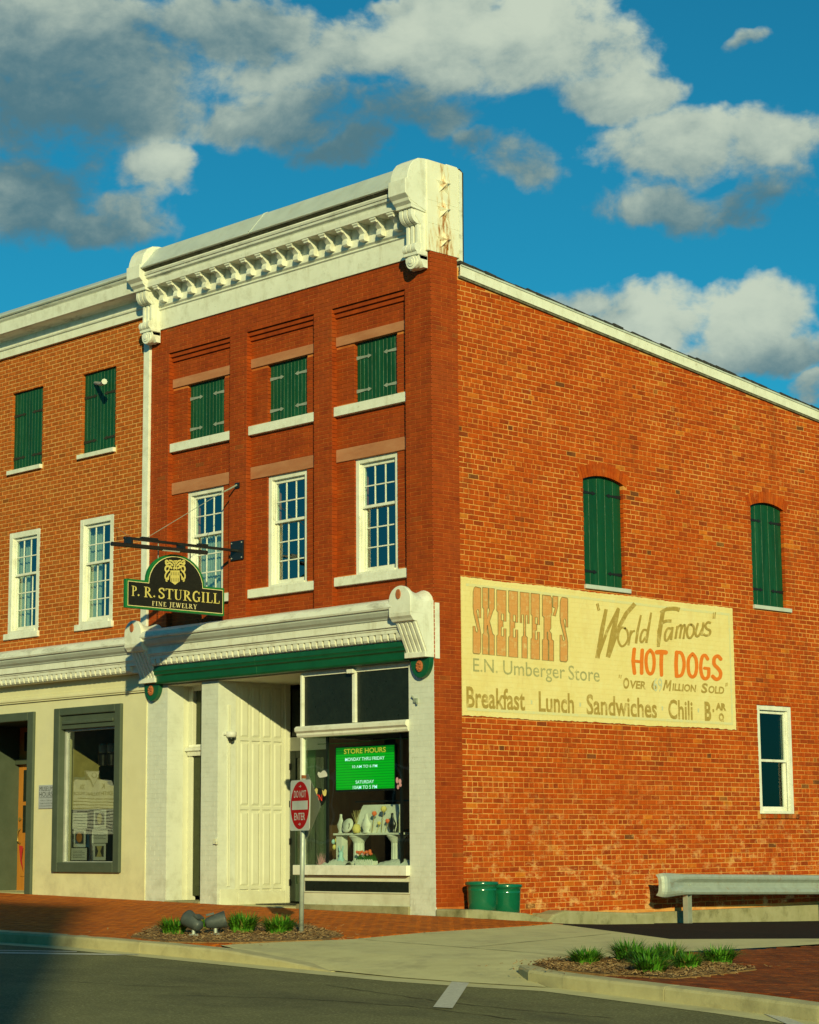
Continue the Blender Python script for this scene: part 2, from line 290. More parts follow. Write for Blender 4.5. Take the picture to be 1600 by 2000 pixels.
def course_relief(name, strength):
    """brick courses telegraphing through thick paint"""
    nt, n, l, b = nodes_of(name); src = b.inputs['Base Color'].links[0].from_socket
    geo = n.new('ShaderNodeNewGeometry'); sp = n.new('ShaderNodeSeparateXYZ'); l.new(geo.outputs['Position'], sp.inputs[0])
    cb = n.new('ShaderNodeCombineXYZ'); l.new(sp.outputs[1], cb.inputs[0])
    z = n.new('ShaderNodeMath'); z.operation = 'ADD'; l.new(sp.outputs[2], z.inputs[0]); z.inputs[1].default_value = .02; l.new(z.outputs[0], cb.inputs[1])
    t = n.new('ShaderNodeTexBrick'); t.inputs['Scale'].default_value = 1; t.inputs['Brick Width'].default_value = .2185; t.inputs['Row Height'].default_value = .0762; t.inputs['Mortar Size'].default_value = .006; t.inputs['Mortar Smooth'].default_value = .8
    l.new(cb.outputs[0], t.inputs['Vector'])
    bp = n.new('ShaderNodeBump'); bp.invert = True; bp.inputs['Strength'].default_value = strength; bp.inputs['Distance'].default_value = .01; l.new(t.outputs['Fac'], bp.inputs['Height'])
    if b.inputs['Normal'].is_linked: l.new(b.inputs['Normal'].links[0].from_socket, bp.inputs['Normal'])
    l.new(bp.outputs[0], b.inputs['Normal'])
    x = n.new('ShaderNodeMix'); x.data_type = 'RGBA'; x.blend_type = 'MULTIPLY'; f = n.new('ShaderNodeMath'); f.operation = 'MULTIPLY'; l.new(t.outputs['Fac'], f.inputs[0]); f.inputs[1].default_value = .22
    l.new(f.outputs[0], x.inputs[0]); l.new(src, x.inputs[6]); x.inputs[7].default_value = (.86,.80,.68,1); l.new(x.outputs[2], b.inputs['Base Color'])
for w in ('mural_cream', 'mural_tan', 'mural_grey', 'mural_brown', 'mural_orange'): course_relief(w, .28)
add_stain('mural_cream', (0.62,0.42,0.16), 1.4, .54, .74, .5, None, None, (1,1.5,.6), (5,1,1))
for w in ('mural_brown', 'mural_grey', 'mural_tan'): add_stain(w, (0.76,0.62,0.27), 7, .52, .68, .7)

for w in ('white_paint', 'metal_cap'): add_stain(w, (0.40,0.35,0.22), 3.0, .54, .74, .50, None, None, (1.6,1.6,.22), (3,3,1))
add_stain('white_paint', (0.30,0.26,0.17), 9.0, .62, .68, .55, None, None, (1,1,1), (1,5,2))
add_stain('cream_paint', (0.40,0.35,0.22), 2.2, .42, .70, .65, 0.15, 0.9)
add_stain('entry_paint', (0.36,0.32,0.21), 2.6, .44, .70, .6, 0.05, 0.7)
add_stain('pier_paint', (0.34,0.31,0.22), 3.0, .44, .68, .65, 0.0, 0.7)
add_stain('galvanised', (0.34,0.16,0.05), 6.0, .60, .70, .6)
add_stain('asphalt', (0.05,0.048,0.03), 0.35, .52, .66, .45, None, None, (.5,1.4,1), (8,1,0))

# ------------------------------------------------------------------ mesh builders
COL = sc.collection
class MB:
    def __init__(s): s.v = []; s.f = []; s.t = []
    def add(s, vs, fs, tone=0.5):
        k = len(s.v); s.v += [tuple(q) for q in vs]; s.f += [tuple(k+i for i in f) for f in fs]; s.t += [tone]*len(vs); return s
    def box(s, x0, x1, y0, y1, z0, z1, tone=0.5):
        return s.add([(x0,y0,z0),(x1,y0,z0),(x1,y1,z0),(x0,y1,z0),(x0,y0,z1),(x1,y0,z1),(x1,y1,z1),(x0,y1,z1)],
                     [(0,3,2,1),(4,5,6,7),(0,1,5,4),(1,2,6,5),(2,3,7,6),(3,0,4,7)], tone)
    def prism(s, poly, ax, a0, a1):
        def P(p, a): return (a, p[0], p[1]) if ax == 'x' else ((p[0], a, p[1]) if ax == 'y' else (p[0], p[1], a))
        n = len(poly); vs = [P(p, a0) for p in poly] + [P(p, a1) for p in poly]
        return s.add(vs, [tuple(range(n))[::-1], tuple(range(n, 2*n))] + [(i, (i+1) % n, n+(i+1) % n, n+i) for i in range(n)])
    def tube(s, pts, r, n=8, caps=True):
        pts = [Vector(p) for p in pts]; rs = r if isinstance(r, (list, tuple)) else [r]*len(pts); rings = []
        for i, p in enumerate(pts):
            d = (pts[min(i+1, len(pts)-1)] - pts[max(i-1, 0)]).normalized()
            a = d.orthogonal() if abs(d.z) > 0.99 else d.cross(Vector((0,0,1))); a.normalize(); b = d.cross(a)
            rings.append([p + (a*math.cos(2*math.pi*k/n) + b*math.sin(2*math.pi*k/n))*rs[i] for k in range(n)])
        vs = [q for rg in rings for q in rg]; fs = []
        for i in range(len(pts)-1):
            for k in range(n): fs.append((i*n+k, i*n+(k+1) % n, (i+1)*n+(k+1) % n, (i+1)*n+k))
        if caps: fs += [tuple(range(n))[::-1], tuple((len(pts)-1)*n+k for k in range(n))]
        return s.add(vs, fs)
    def lathe(s, prof, c, n=28):
        vs = []; fs = []
        for r, z in prof:
            for k in range(n): a = 2*math.pi*k/n; vs.append((c[0]+r*math.cos(a), c[1]+r*math.sin(a), c[2]+z))
        for i in range(len(prof)-1):
            for k in range(n): fs.append((i*n+k, i*n+(k+1) % n, (i+1)*n+(k+1) % n, (i+1)*n+k))
        fs += [tuple(range(n))[::-1], tuple((len(prof)-1)*n+k for k in range(n))]
        return s.add(vs, fs)
    def xf(s, m): s.v = [tuple(m @ Vector(q)) for q in s.v]; return s
WLOC = {}
def wloc(o): return WLOC.get(o, Vector((0,0,0)))
def mesh_of(mb, name, m, at=Vector((0,0,0)), smooth=False):
    me = bpy.data.meshes.new(name); me.from_pydata([(q[0]-at[0], q[1]-at[1], q[2]-at[2]) for q in mb.v], [], mb.f)
    a = me.attributes.new('tone', 'FLOAT', 'POINT'); a.data.foreach_set('value', mb.t)
    me.materials.append(MATS[m]); me.update()
    if smooth: me.shade_smooth()
    return me
def link(name, data, at, parent=None):
    o = bpy.data.objects.new(name, data); COL.objects.link(o); at = Vector(at)
    WLOC[o] = at
    if parent is not None: o.parent = parent; o.location = at - wloc(parent)
    else: o.location = at
    return o
def obj(name, mb, m, parent=None, smooth=False, bevel=0.0, autos=None):
    xs = [q[0] for q in mb.v]; ys = [q[1] for q in mb.v]; zs = [q[2] for q in mb.v]
    at = Vector(((min(xs)+max(xs))/2, (min(ys)+max(ys))/2, min(zs)))
    o = link(name, mesh_of(mb, name, m, at, smooth), at, parent)
    if bevel:
        b = o.modifiers.new('bevel', 'BEVEL'); b.width = bevel; b.segments = 2; b.limit_method = 'ANGLE'; b.angle_limit = R(40)
    return o
def inst(name, data, at, parent): return link(name, data, at, parent)
def thing(name, label, cat, loc=(0,0,0), group=None):
    o = link(name, None, loc); tag(o, label, cat, group); return o
def tag(o, label, cat, group=None):
    o['label'] = label; o['category'] = cat
    if group: o['group'] = group
    return o
def struct(name, mb, m, **k): o = obj(name, mb, m, **k); o['kind'] = 'structure'; return o

# wall coordinates: u along the wall to the right as seen, v up, w inwards
FRONT = lambda u, v, w: (u, w, v)
SIDE = lambda u, v, w: (-w, u, v)
def wbox(mb, W, u0, u1, v0, v1, w0, w1, tone=0.5):
    a = W(u0, v0, w0); b = W(u1, v1, w1)
    return mb.box(min(a[0],b[0]), max(a[0],b[0]), min(a[1],b[1]), max(a[1],b[1]), min(a[2],b[2]), max(a[2],b[2]), tone)
def rminus(rect, holes):
    """split a rectangle (u0,u1,v0,v1) minus holes into rectangles"""
    us = sorted({rect[0], rect[1], *[min(max(h[i], rect[0]), rect[1]) for h in holes for i in (0, 1)]})
    out = []
    for a, b in zip(us, us[1:]):
        if b-a < 1e-4: continue
        m = (a+b)/2; hs = sorted((max(h[2], rect[2]), min(h[3], rect[3])) for h in holes if h[0] < m < h[1] and h[3] > rect[2] and h[2] < rect[3])
        z = rect[2]
        for h0, h1 in hs:
            if h0 > z+1e-4: out.append((a, b, z, h0))
            z = max(z, h1)
        if z < rect[3]-1e-4: out.append((a, b, z, rect[3]))
    return out
def brick_geo(W, u0, u1, v0, v1, w, depth, ch=0.004, rag=0.0):
    """one brick: chamfered front, four sides; w = how far in its face stands"""
    j = lambda: random.uniform(-rag, rag)
    c = [(u0+j(), v0+j()), (u1+j(), v0+j()), (u1+j(), v1+j()), (u0+j(), v1+j())]
    cu, cv = (u0+u1)/2, (v0+v1)/2
    def ins(p, d): return (p[0] + (d if p[0] < cu else -d), p[1] + (d if p[1] < cv else -d))
    vs = [W(*ins(p, ch), w) for p in c] + [W(*p, w+ch) for p in c] + [W(*p, w+depth) for p in c]
    fs = [(0,1,2,3)] + [(4+i, 4+(i+1) % 4, (i+1) % 4, i) for i in range(4)] + [(8+i, 8+(i+1) % 4, 4+(i+1) % 4, 4+i) for i in range(4)]
    return vs, fs
def courses(rect, holes, ch, bl, joint, v_base, bond='run', rag=0.0, clip=None, headers=6):
    """bricks (u0,u1,v0,v1) filling a rectangle around holes"""
    out = []; u0, u1, v0, v1 = rect; k0 = int(math.floor((v0-v_base)/ch)); k = k0
    while v_base + k*ch < v1-0.01:
        a = max(v_base+k*ch, v0); b = min(v_base+(k+1)*ch-joint, v1)
        if b-a > ch*0.35:
            hdr = bond == 'common' and k % headers == 3
            L = bl/2 if hdr else bl
            off = (0.5*L if k % 2 else 0.0) + (random.uniform(-.02, .02) if rag else 0)
            iv = [(u0, u1)]
            for h in holes:
                for (lo, hi) in ((h[3], b), (a, h[2])):
                    if lo == h[3] and not (a+0.015 < h[3] < b-0.012): continue
                    if hi == h[2] and not (a+0.012 < h[2] < b-0.015): continue
                    g0, g1 = max(h[0], u0), min(h[1], u1); x = g0
                    if any(o is not h and o[0] < g1-.02 and o[1] > g0+.02 and o[2] < hi-.004 and o[3] > lo+.004 for o in holes): continue
                    while x < g1-.03:
                        e = min(x+L-joint, g1)
                        if not (clip and not clip(x, e, lo, hi)): out.append((x, e, lo, hi))
                        x = e+joint
                if h[2] < b-0.015 and h[3] > a+0.015:
                    iv = [q for (p0, p1) in iv for q in ((p0, min(p1, h[0])), (max(p0, h[1]), p1)) if q[1]-q[0] > 0.03]
            for (p0, p1) in iv:
                u = math.floor((p0-off)/L)*L + off; pend = p0
                while u < p1:
                    e = u+L-joint+(random.uniform(-.008, .008) if rag else 0)
                    if p1-e < 0.055: e = p1
                    if e-pend >= 0.05 or e == p1:
                        if e-pend > 0.02 and not (clip and not clip(pend, e, a, b)): out.append((pend, e, a, b))
                        pend = e+joint
                    u += L
                    if e >= p1: break
        k += 1
    return out
def lay(parent, W, bricks, w, depth, m, ch, rag, top=None, name='brick', keep=None):
    """the bricks that show largest become parts of their own, the rest one stuff mesh; returns how many were kept"""
    def size(b):
        c = Vector(W((b[0]+b[1])/2, (b[2]+b[3])/2, w)); return (b[1]-b[0])*(b[3]-b[2])/(c-CAM).length**2
    order = sorted(range(len(bricks)), key=lambda i: -size(bricks[i])); single = set(order[:top or 0])
    rest = MB()
    for i, b in enumerate(bricks):
        vs, fs = brick_geo(W, *b, w + (random.uniform(-.003, .003) if rag else random.uniform(-.0008, .0008)), depth, ch, rag)
        t = min(max(random.gauss(0.5, 0.16), 0.02), 0.99)
        if i in single: q = MB(); q.add(vs, fs, t); obj(name, q, m, parent)
        else: rest.add(vs, fs, t)
    if rest.v:
        o = obj(name+'work' if name == 'brick' else name+'_field', rest, m, parent); o['kind'] = 'stuff'
def wallback(parent, name, W, rects, w0, w1, m):
    mb = MB()
    for r in rects: wbox(mb, W, *r, w0, w1)
    return obj(name, mb, m, parent)

# ------------------------------------------------------------------ lettering
def text_geo(body, shear=0.0, bold=0.0, spacing=1.0):
    cu = bpy.data.curves.new('t', 'FONT'); cu.body = body; cu.shear = shear; cu.offset = bold; cu.space_character = spacing; cu.resolution_u = 3
    o = bpy.data.objects.new('t', cu); COL.objects.link(o); dg = bpy.context.evaluated_depsgraph_get(); dg.update()
    me = bpy.data.meshes.new_from_object(o.evaluated_get(dg))
    vs = [(q.co.x, q.co.y) for q in me.vertices]; fs = [tuple(p.vertices) for p in me.polygons]
    bpy.data.objects.remove(o); bpy.data.curves.remove(cu); bpy.data.meshes.remove(me)
    return vs, fs
def text(name, body, W, box, w, m, parent, shear=0.0, bold=0.0, spacing=1.0, mirror=False):
    """print fitted into box (u0,u1,v0,v1) of a wall plane"""
    vs, fs = text_geo(body, shear, bold, spacing)
    xs = [p[0] for p in vs]; ys = [p[1] for p in vs]; x0, x1, y0, y1 = min(xs), max(xs), min(ys), max(ys)
    u0, u1, v0, v1 = box; mb = MB()
    mb.add([W(u0+(p[0]-x0)/(x1-x0)*(u1-u0), v0+(p[1]-y0)/(y1-y0)*(v1-v0), w) for p in vs], fs)
    return obj(name, mb, m, parent)
def arc(cx, cy, rx, ry, a0, a1, n=10):
    return [(cx+rx*math.cos(R(a0+(a1-a0)*i/n)), cy+ry*math.sin(R(a0+(a1-a0)*i/n))) for i in range(n+1)]
def stroke(pts, wd, capr=False):
    """flat ribbon along 2D points; wd = width or list of widths"""
    n = len(pts); ws = wd if isinstance(wd, (list, tuple)) else [wd]*n; L = []; Rr = []
    for i in range(n):
        a = pts[max(i-1, 0)]; b = pts[min(i+1, n-1)]; d = math.hypot(b[0]-a[0], b[1]-a[1]) or 1
        nx, ny = -(b[1]-a[1])/d, (b[0]-a[0])/d; h = ws[i]/2
        L.append((pts[i][0]+nx*h, pts[i][1]+ny*h)); Rr.append((pts[i][0]-nx*h, pts[i][1]-ny*h))
    vs = L + Rr; fs = [(i, i+1, n+i+1, n+i) for i in range(n-1)]
    if capr:
        for e in (0, n-1):
            k = len(vs); vs += [(pts[e][0]+ws[e]/2*math.cos(2*math.pi*q/14), pts[e][1]+ws[e]/2*math.sin(2*math.pi*q/14)) for q in range(14)]
            fs.append(tuple(range(k, k+14)))
    return vs, fs
def spline(pts, n=6):
    """smooth 2D curve through points"""
    out = []; P = [pts[0]] + list(pts) + [pts[-1]]
    for i in range(1, len(P)-2):
        for k in range(n):
            t = k/n; q = []
            for c in range(len(pts[0])):
                a, b, d, e = P[i-1][c], P[i][c], P[i+1][c], P[i+2][c]
                q.append(0.5*((2*b)+(-a+d)*t+(2*a-5*b+4*d-e)*t*t+(-a+3*b-3*d+e)*t**3))
            out.append(tuple(q))
    out.append(tuple(pts[-1])); return out
def paint(name, strokes, f3, m, parent, cap=False):
    """strokes: list of (points, width); f3 maps 2D + height above the surface to the place"""
    mb = MB()
    for i, (p, wd) in enumerate(strokes):
        vs, fs = stroke(p, wd, cap); n2 = 2*len(p); mb.add([f3(q[0], q[1], 0.0004*i + (0 if k < n2 else (.00013 if k < n2+14 else .00026))) for k, q in enumerate(vs)], fs)
    return obj(name, mb, m, parent)
def polys(name, pl, f3, m, parent):
    mb = MB()
    for i, p in enumerate(pl): mb.add([f3(q[0], q[1], 0.0004*i) for q in p], [tuple(range(len(p)))])
    return obj(name, mb, m, parent)
# roman capitals with serifs: strokes in a box of height 1 -> (width, strokes)
TK, TN, SF = 0.15, 0.06, 0.05
def ser(x, y, w=0.34): return ([(x-w/2, y), (x+w/2, y)], SF)
def stem(x, y0=0, y1=1): return ([(x, y0), (x, y1)], TK)
ROMAN = {
 'P': (0.66, [stem(.2), ser(.2, .025), ser(.14, .975, .26), (arc(.26, .735, .30, .24, 90, -90), [TN]*3+[TK]*5+[TN]*3)]),
 'R': (0.80, [stem(.2), ser(.2, .025), ser(.14, .975, .26), (arc(.26, .745, .28, .23, 90, -90), [TN]*3+[TK]*5+[TN]*3), ([(.34,.5),(.70,.02)], TK), ser(.72, .025, .2)]),
 'S': (0.58, [(spline([(.50,.78),(.42,.94),(.26,.96),(.10,.85),(.12,.66),(.30,.53),(.47,.36),(.47,.16),(.28,.03),(.12,.08),(.05,.25)]), TK*.85), ([(.51,.72),(.51,.98)], TN), ([(.05,.02),(.05,.28)], TN)]),
 'T': (0.72, [stem(.36), ser(.36, .025), ([(.02,.965),(.70,.965)], TN*1.2), ([(.04,.78),(.03,.99)], TN), ([(.68,.78),(.69,.99)], TN)]),
 'U': (0.78, [(spline([(.18,.98),(.18,.3),(.26,.07),(.42,.03),(.56,.09),(.62,.3),(.62,.98)]), [TK]*14+[TN]*23), ser(.18, .975), ser(.62, .975, .28)]),
 'G': (0.78, [(spline([(.62,.80),(.50,.95),(.36,.97),(.17,.82),(.11,.5),(.17,.18),(.36,.03),(.52,.05),(.62,.12)]), [TN]*8+[TK]*33+[TN]*8), ([(.63,.03),(.63,.42)], TK*.9), ser(.62, .43, .3), ([(.63,.72),(.63,.98)], TN)]),
 'I': (0.38, [stem(.19), ser(.19, .025), ser(.19, .975)]),
 'L': (0.62, [stem(.2), ser(.18, .975), ([(.04,.03),(.58,.03)], TN), ([(.58,.01),(.60,.28)], TN)]),
 'F': (0.58, [stem(.2), ser(.2, .025), ([(.04,.97),(.54,.97)], TN), ([(.54,.99),(.54,.76)], TN), ([(.2,.52),(.44,.52)], TN)]),
 'E': (0.62, [stem(.2), ([(.04,.97),(.54,.97)], TN), ([(.54,.99),(.54,.76)], TN), ([(.2,.52),(.44,.52)], TN), ([(.04,.03),(.58,.03)], TN), ([(.58,.01),(.59,.26)], TN)]),
 'N': (0.80, [([(.16,.0),(.16,.98)], TN), ([(.14,.98),(.66,.02)], TK), ([(.66,.0),(.66,.98)], TN), ser(.15, .025, .26), ser(.08, .975, .2), ser(.66, .975, .26)]),
 'J': (0.42, [(spline([(.24,.98),(.24,.2),(.16,-.08),(.02,-.12)]), TK), ser(.24, .975)]),
 'W': (1.05, [([(.12,.98),(.34,.02)], TK), ([(.34,.02),(.54,.9)], TN), ([(.50,.98),(.72,.02)], TK), ([(.72,.02),(.93,.98)], TN), ser(.12, .975, .26), ser(.5, .975, .24), ser(.93, .975, .22)]),
 'Y': (0.74, [([(.12,.98),(.38,.45)], TK), ([(.38,.45),(.62,.98)], TN), stem(.37, 0, .48), ser(.37, .025), ser(.12, .975, .26), ser(.62, .975, .22)]),
 '.': (0.26, [([(.04,.08),(.12,.16),(.2,.08)], 0.01), ([(.12,.0),(.12,.16)], .15)]),
 ' ': (0.30, []),
}
def roman(name, word, f3, u0, u1, v0, v1, m, parent, gap=0.06):
    tot = sum(ROMAN[c][0] for c in word) + gap*(len(word)-1); k = (u1-u0)/tot; h = v1-v0; x = 0; mb = MB(); i = 0
    for c in word:
        wd, st = ROMAN[c]
        for (p, ww) in st:
            vs, fs = stroke(p, ww); mb.add([f3(u0+(x+q[0])*k, v0+q[1]*h, 0.0003*i) for q in vs], fs); i += 1
        x += wd+gap
    return obj(name, mb, m, parent)

# ------------------------------------------------------------------ ground, road, pavements
def ground():
    def sheet(n, ext, dz):
        mb = MB(); N = n
        P = lambda i: math.copysign(abs(i)**1.0, i)
        xs = [-ext + 2*ext*i/N for i in range(N+1)]
        for x in xs:
            for y in xs:
                cx, cy = min(max(x, -40), 40), min(max(y, -40), 40)
                mb.v.append((x, y, -0.018*cx + 0.02*min(cy, 2) - max(cy-2, 0)*0.02 + dz)); mb.t.append(.5)
        for i in range(N):
            for j in range(N): k = i*(N+1)+j; mb.f.append((k, k+N+1, k+N+2, k+1))
        return mb
    struct('ground', sheet(40, 800, -1.2), 'soil')
    # carriageway follows the pavement plane 13 cm below it
    mb = MB(); xs = [-45+3*i for i in range(31)]; ys = [-45, -30, -18, -14, -10, -7.5, -6.2, -5.2, -4.0]
    for x in xs:
        for y in ys: mb.v.append((x, y, gz(x, y)-0.13)); mb.t.append(.5)
    n = len(ys)
    for i in range(len(xs)-1):
        for j in range(n-1): k = i*n+j; mb.f.append((k, k+n, k+n+1, k+1))
    struct('road', mb, 'asphalt')
ground()

def g2(px, py, d=0): p = gp(px, py, d); return (p.x, p.y)
def in_poly(p, poly):
    c = False; j = len(poly)-1
    for i in range(len(poly)):
        a, b = poly[i], poly[j]
        if (a[1] > p[1]) != (b[1] > p[1]) and p[0] < (b[0]-a[0])*(p[1]-a[1])/(b[1]-a[1])+a[0]: c = not c
        j = i
    return c
# outer top edge of the kerb along the street, and the drop to the driveway
KL = [(-45, -5.62), (-20, -5.62), (-6, -5.62)] + [g2(*q) for q in ((0,1820),(130,1828),(330,1845))] + [(2.4, -5.72), (3.4, -5.80), (4.3, -5.86)]
TAPER = [1]*6 + [0.95, 0.55, 0.05]
def kerb(name, path, taper, wtop=0.16, h=0.135, closed_inner=True):
    mb = MB(); n = len(path); secs = []
    for i, p in enumerate(path):
        a = path[max(i-1, 0)]; b = path[min(i+1, n-1)]; d = math.hypot(b[0]-a[0], b[1]-a[1]); nx, ny = -(b[1]-a[1])/d, (b[0]-a[0])/d
        t = taper[i]; top = lambda x, y: gz(x, y) - 0.13*(1-t) + 0.006
        o = (p[0]-nx*0.03, p[1]-ny*0.03); q = (p[0]+nx*wtop, p[1]+ny*wtop); e = (p[0]+nx*0.025, p[1]+ny*0.025)
        secs.append([(o[0], o[1], gz(*o)-0.2), (o[0], o[1], top(*o)-0.03*t), (p[0]-nx*.015, p[1]-ny*.015, top(*p)-.006*t), (e[0], e[1], top(*e)), (q[0], q[1], top(*q)), (q[0], q[1], gz(*q)-0.25)])
    for s in secs: mb.v += s; mb.t += [.5]*6
    for i in range(n-1):
        for k in range(5): mb.f.append((i*6+k, i*6+k+1, (i+1)*6+k+1, (i+1)*6+k))
    mb.f += [tuple(range(6)), tuple((n-1)*6+k for k in range(6))[::-1]]
    return mb
def dens(path, step):
    out = []
    for a, b in zip(path, path[1:]):
        k = max(1, int(math.hypot(b[0]-a[0], b[1]-a[1])/step)); out += [(a[0]+(b[0]-a[0])*i/k, a[1]+(b[1]-a[1])*i/k) for i in range(k)]
    return out + [path[-1]]
# kerb in separate stones of about 3 m
def kerb_run(name, path, taper):
    root = link(name, None, (path[len(path)//2][0], path[len(path)//2][1], gz(*path[len(path)//2]))); root['kind'] = 'structure'
    full = []; tp = []
    for i, (a, b) in enumerate(zip(path, path[1:])):
        k = max(1, int(math.hypot(b[0]-a[0], b[1]-a[1])/0.5))
        for j in range(k): full.append((a[0]+(b[0]-a[0])*j/k, a[1]+(b[1]-a[1])*j/k)); tp.append(taper[i]+(taper[i+1]-taper[i])*j/k)
    full.append(path[-1]); tp.append(taper[-1]); i = 0
    while i < len(full)-1:
        j = min(i+6, len(full)-1)
        seg = [list(q) for q in full[i:j+1]]
        if j < len(full)-1:                      # a thin open joint at the end
            dx, dy = seg[-1][0]-seg[-2][0], seg[-1][1]-seg[-2][1]; d = math.hypot(dx, dy); seg[-1][0] -= dx/d*.012; seg[-1][1] -= dy/d*.012
        obj('kerb_stone', kerb('kerb', [tuple(q) for q in seg], tp[i:j+1]), 'kerb_concrete', root); i = j
kerb_run('kerb', KL, TAPER)
ISL = [(6.9, -1.4), (6.45, -2.9), (6.2, -4.0), (6.18, -4.7), (6.32, -5.12), (6.75, -5.45)] + [g2(*q) for q in ((1105,1905),(1450,1945),(1600,1965))] + [(16, -7.35), (26, -8.9)]
kerb_run('island_kerb', ISL, [0.0, 0.1, 0.35, .75, 1, 1, 1, 1, 1, 1, 1])
# concrete gutter pan in front of the kerbs
def gutter(path, w0, w1, name):
    mb = MB(); n = len(path)
    for i, p in enumerate(path):
        a = path[max(i-1, 0)]; b = path[min(i+1, n-1)]; d = math.hypot(b[0]-a[0], b[1]-a[1]); nx, ny = (b[1]-a[1])/d, -(b[0]-a[0])/d
        for w in (w0, w1): x, y = p[0]+nx*w, p[1]+ny*w; mb.v.append((x, y, gz(x, y)-0.126+0.012*(w == w1 and 0))); mb.t.append(.5)
    for i in range(n-1): mb.f.append((2*i, 2*i+1, 2*i+3, 2*i+2))
    struct(name, mb, 'concrete')
gutter(KL + [(5.5, -5.90), (6.6, -5.80)] + ISL[6:], -0.02, 0.32, 'gutter')

# brick pavements: every brick laid, the largest 300 as pieces of their own
def pavement(name, poly, skip, top, m='paver'):
    mb = MB(); mb.prism([(p[0], p[1]) for p in poly], 'z', -0.5, 0.0)
    mb.v = [(x, y, (gz(x, y)-0.006) if z == 0 else gz(x, y)-0.4) for (x, y, z) in mb.v]
    root = struct(name, mb, 'paver_joint')
    xs = [p[0] for p in poly]; ys = [p[1] for p in poly]; B = []
    j = 0; y = min(ys)
    while y < max(ys):
        x = min(xs) - (0.102 if j % 2 else 0)
        while x < max(xs):
            c = (x+0.1, y+0.05)
            if in_poly((x+.01, y+.01), poly) and in_poly((x+.19, y+.09), poly) and not any(in_poly(c, s) for s in skip): B.append((x+random.uniform(-.002,.002), y+random.uniform(-.002,.002)))
            x += 0.204
        y += 0.103; j += 1
    order = sorted(range(len(B)), key=lambda i: (Vector((B[i][0], B[i][1], 0))-CAM).length)
    vis = [i for i in order if in_view(B[i])][:top]; single = set(vis); rest = MB()
    for i, (x, y) in enumerate(B):
        h = random.uniform(-.0018, .0018); x1, y1 = x+.198, y+.097; c = .004
        z = lambda a, b, d: gz(a, b)+h+d
        vs = [(x+c, y+c, z(x, y, .006)), (x1-c, y+c, z(x1, y, .006)), (x1-c, y1-c, z(x1, y1, .006)), (x+c, y1-c, z(x, y1, .006)),
              (x, y, z(x, y, .002)), (x1, y, z(x1, y, .002)), (x1, y1, z(x1, y1, .002)), (x, y1, z(x, y1, .002)), (x, y, z(x, y, -.03)), (x1, y, z(x1, y, -.03)), (x1, y1, z(x1, y1, -.03)), (x, y1, z(x, y1, -.03))]
        fs = [(0,1,2,3)] + [(4+k, 4+(k+1) % 4, (k+1) % 4, k) for k in range(4)] + [(8+k, 8+(k+1) % 4, 4+(k+1) % 4, 4+k) for k in range(4)]
        t = min(max(random.gauss(.5, .22), .01), .99)
        if i in single: q = MB(); q.add(vs, fs, t); obj('brick', q, m, root)
        else: rest.add(vs, fs, t)
    o = obj('brick_field', rest, m, root); o['kind'] = 'stuff'
def project(p):
    q = Vector(p)-CAM; w = q.dot(fw); return 800+FP*q.dot(rt)/w, 1000-FP*q.dot(up)/w
def in_view(b):
    x, y = project((b[0], b[1], gz(*b))); return 0 < x < 1600 and 0 < y < 2000
A0, A1, A2, A3 = (2.40, -0.62), (2.37, -0.18), g2(830,1822), g2(690,1835)
BEDL = [g2(*q) for q in ((255,1832),(300,1812),(420,1803),(600,1808),(672,1829),(630,1838),(470,1843),(330,1842))]
side_poly = [(-45, -5.47), (1.2, -5.49), g2(430,1846), g2(545,1841), A3, A2, A0, A1, (2.37, -0.02), (0.62, -0.02), (-45, -0.02)]
front_poly = [(-13.5, -5.47)] + side_poly[1:-1] + [(-13.5, -0.02)]
pavement('sidewalk', front_poly, [BEDL], 300)
far = MB(); far.prism([(-45, -5.47), (-13.52, -5.47), (-13.52, -0.02), (-45, -0.02)], 'z', -0.3, 0.0)
far.v = [(x, y, gz(x, y)+z) for (x, y, z) in far.v]; struct('far_sidewalk', far, 'paver')
BEDR = [g2(*q) for q in ((1040,1886),(1075,1878),(1140,1876),(1260,1880),(1400,1886),(1478,1896),(1400,1906),(1320,1914),(1180,1906),(1090,1898))]
isl_poly = [(7.05, -1.4), (6.6, -2.9), (6.38, -4.0), (6.36, -4.65), (6.5, -5.0), (6.85, -5.28), (7.42, -5.5), (9.85, -5.98), (10.8, -6.2), (16, -7.15), (22, -8.05), (22, 4), (8.2, 4), (7.3, 0.4)]
pavement('island_sidewalk', isl_poly, [BEDR], 300, 'paver_dark')

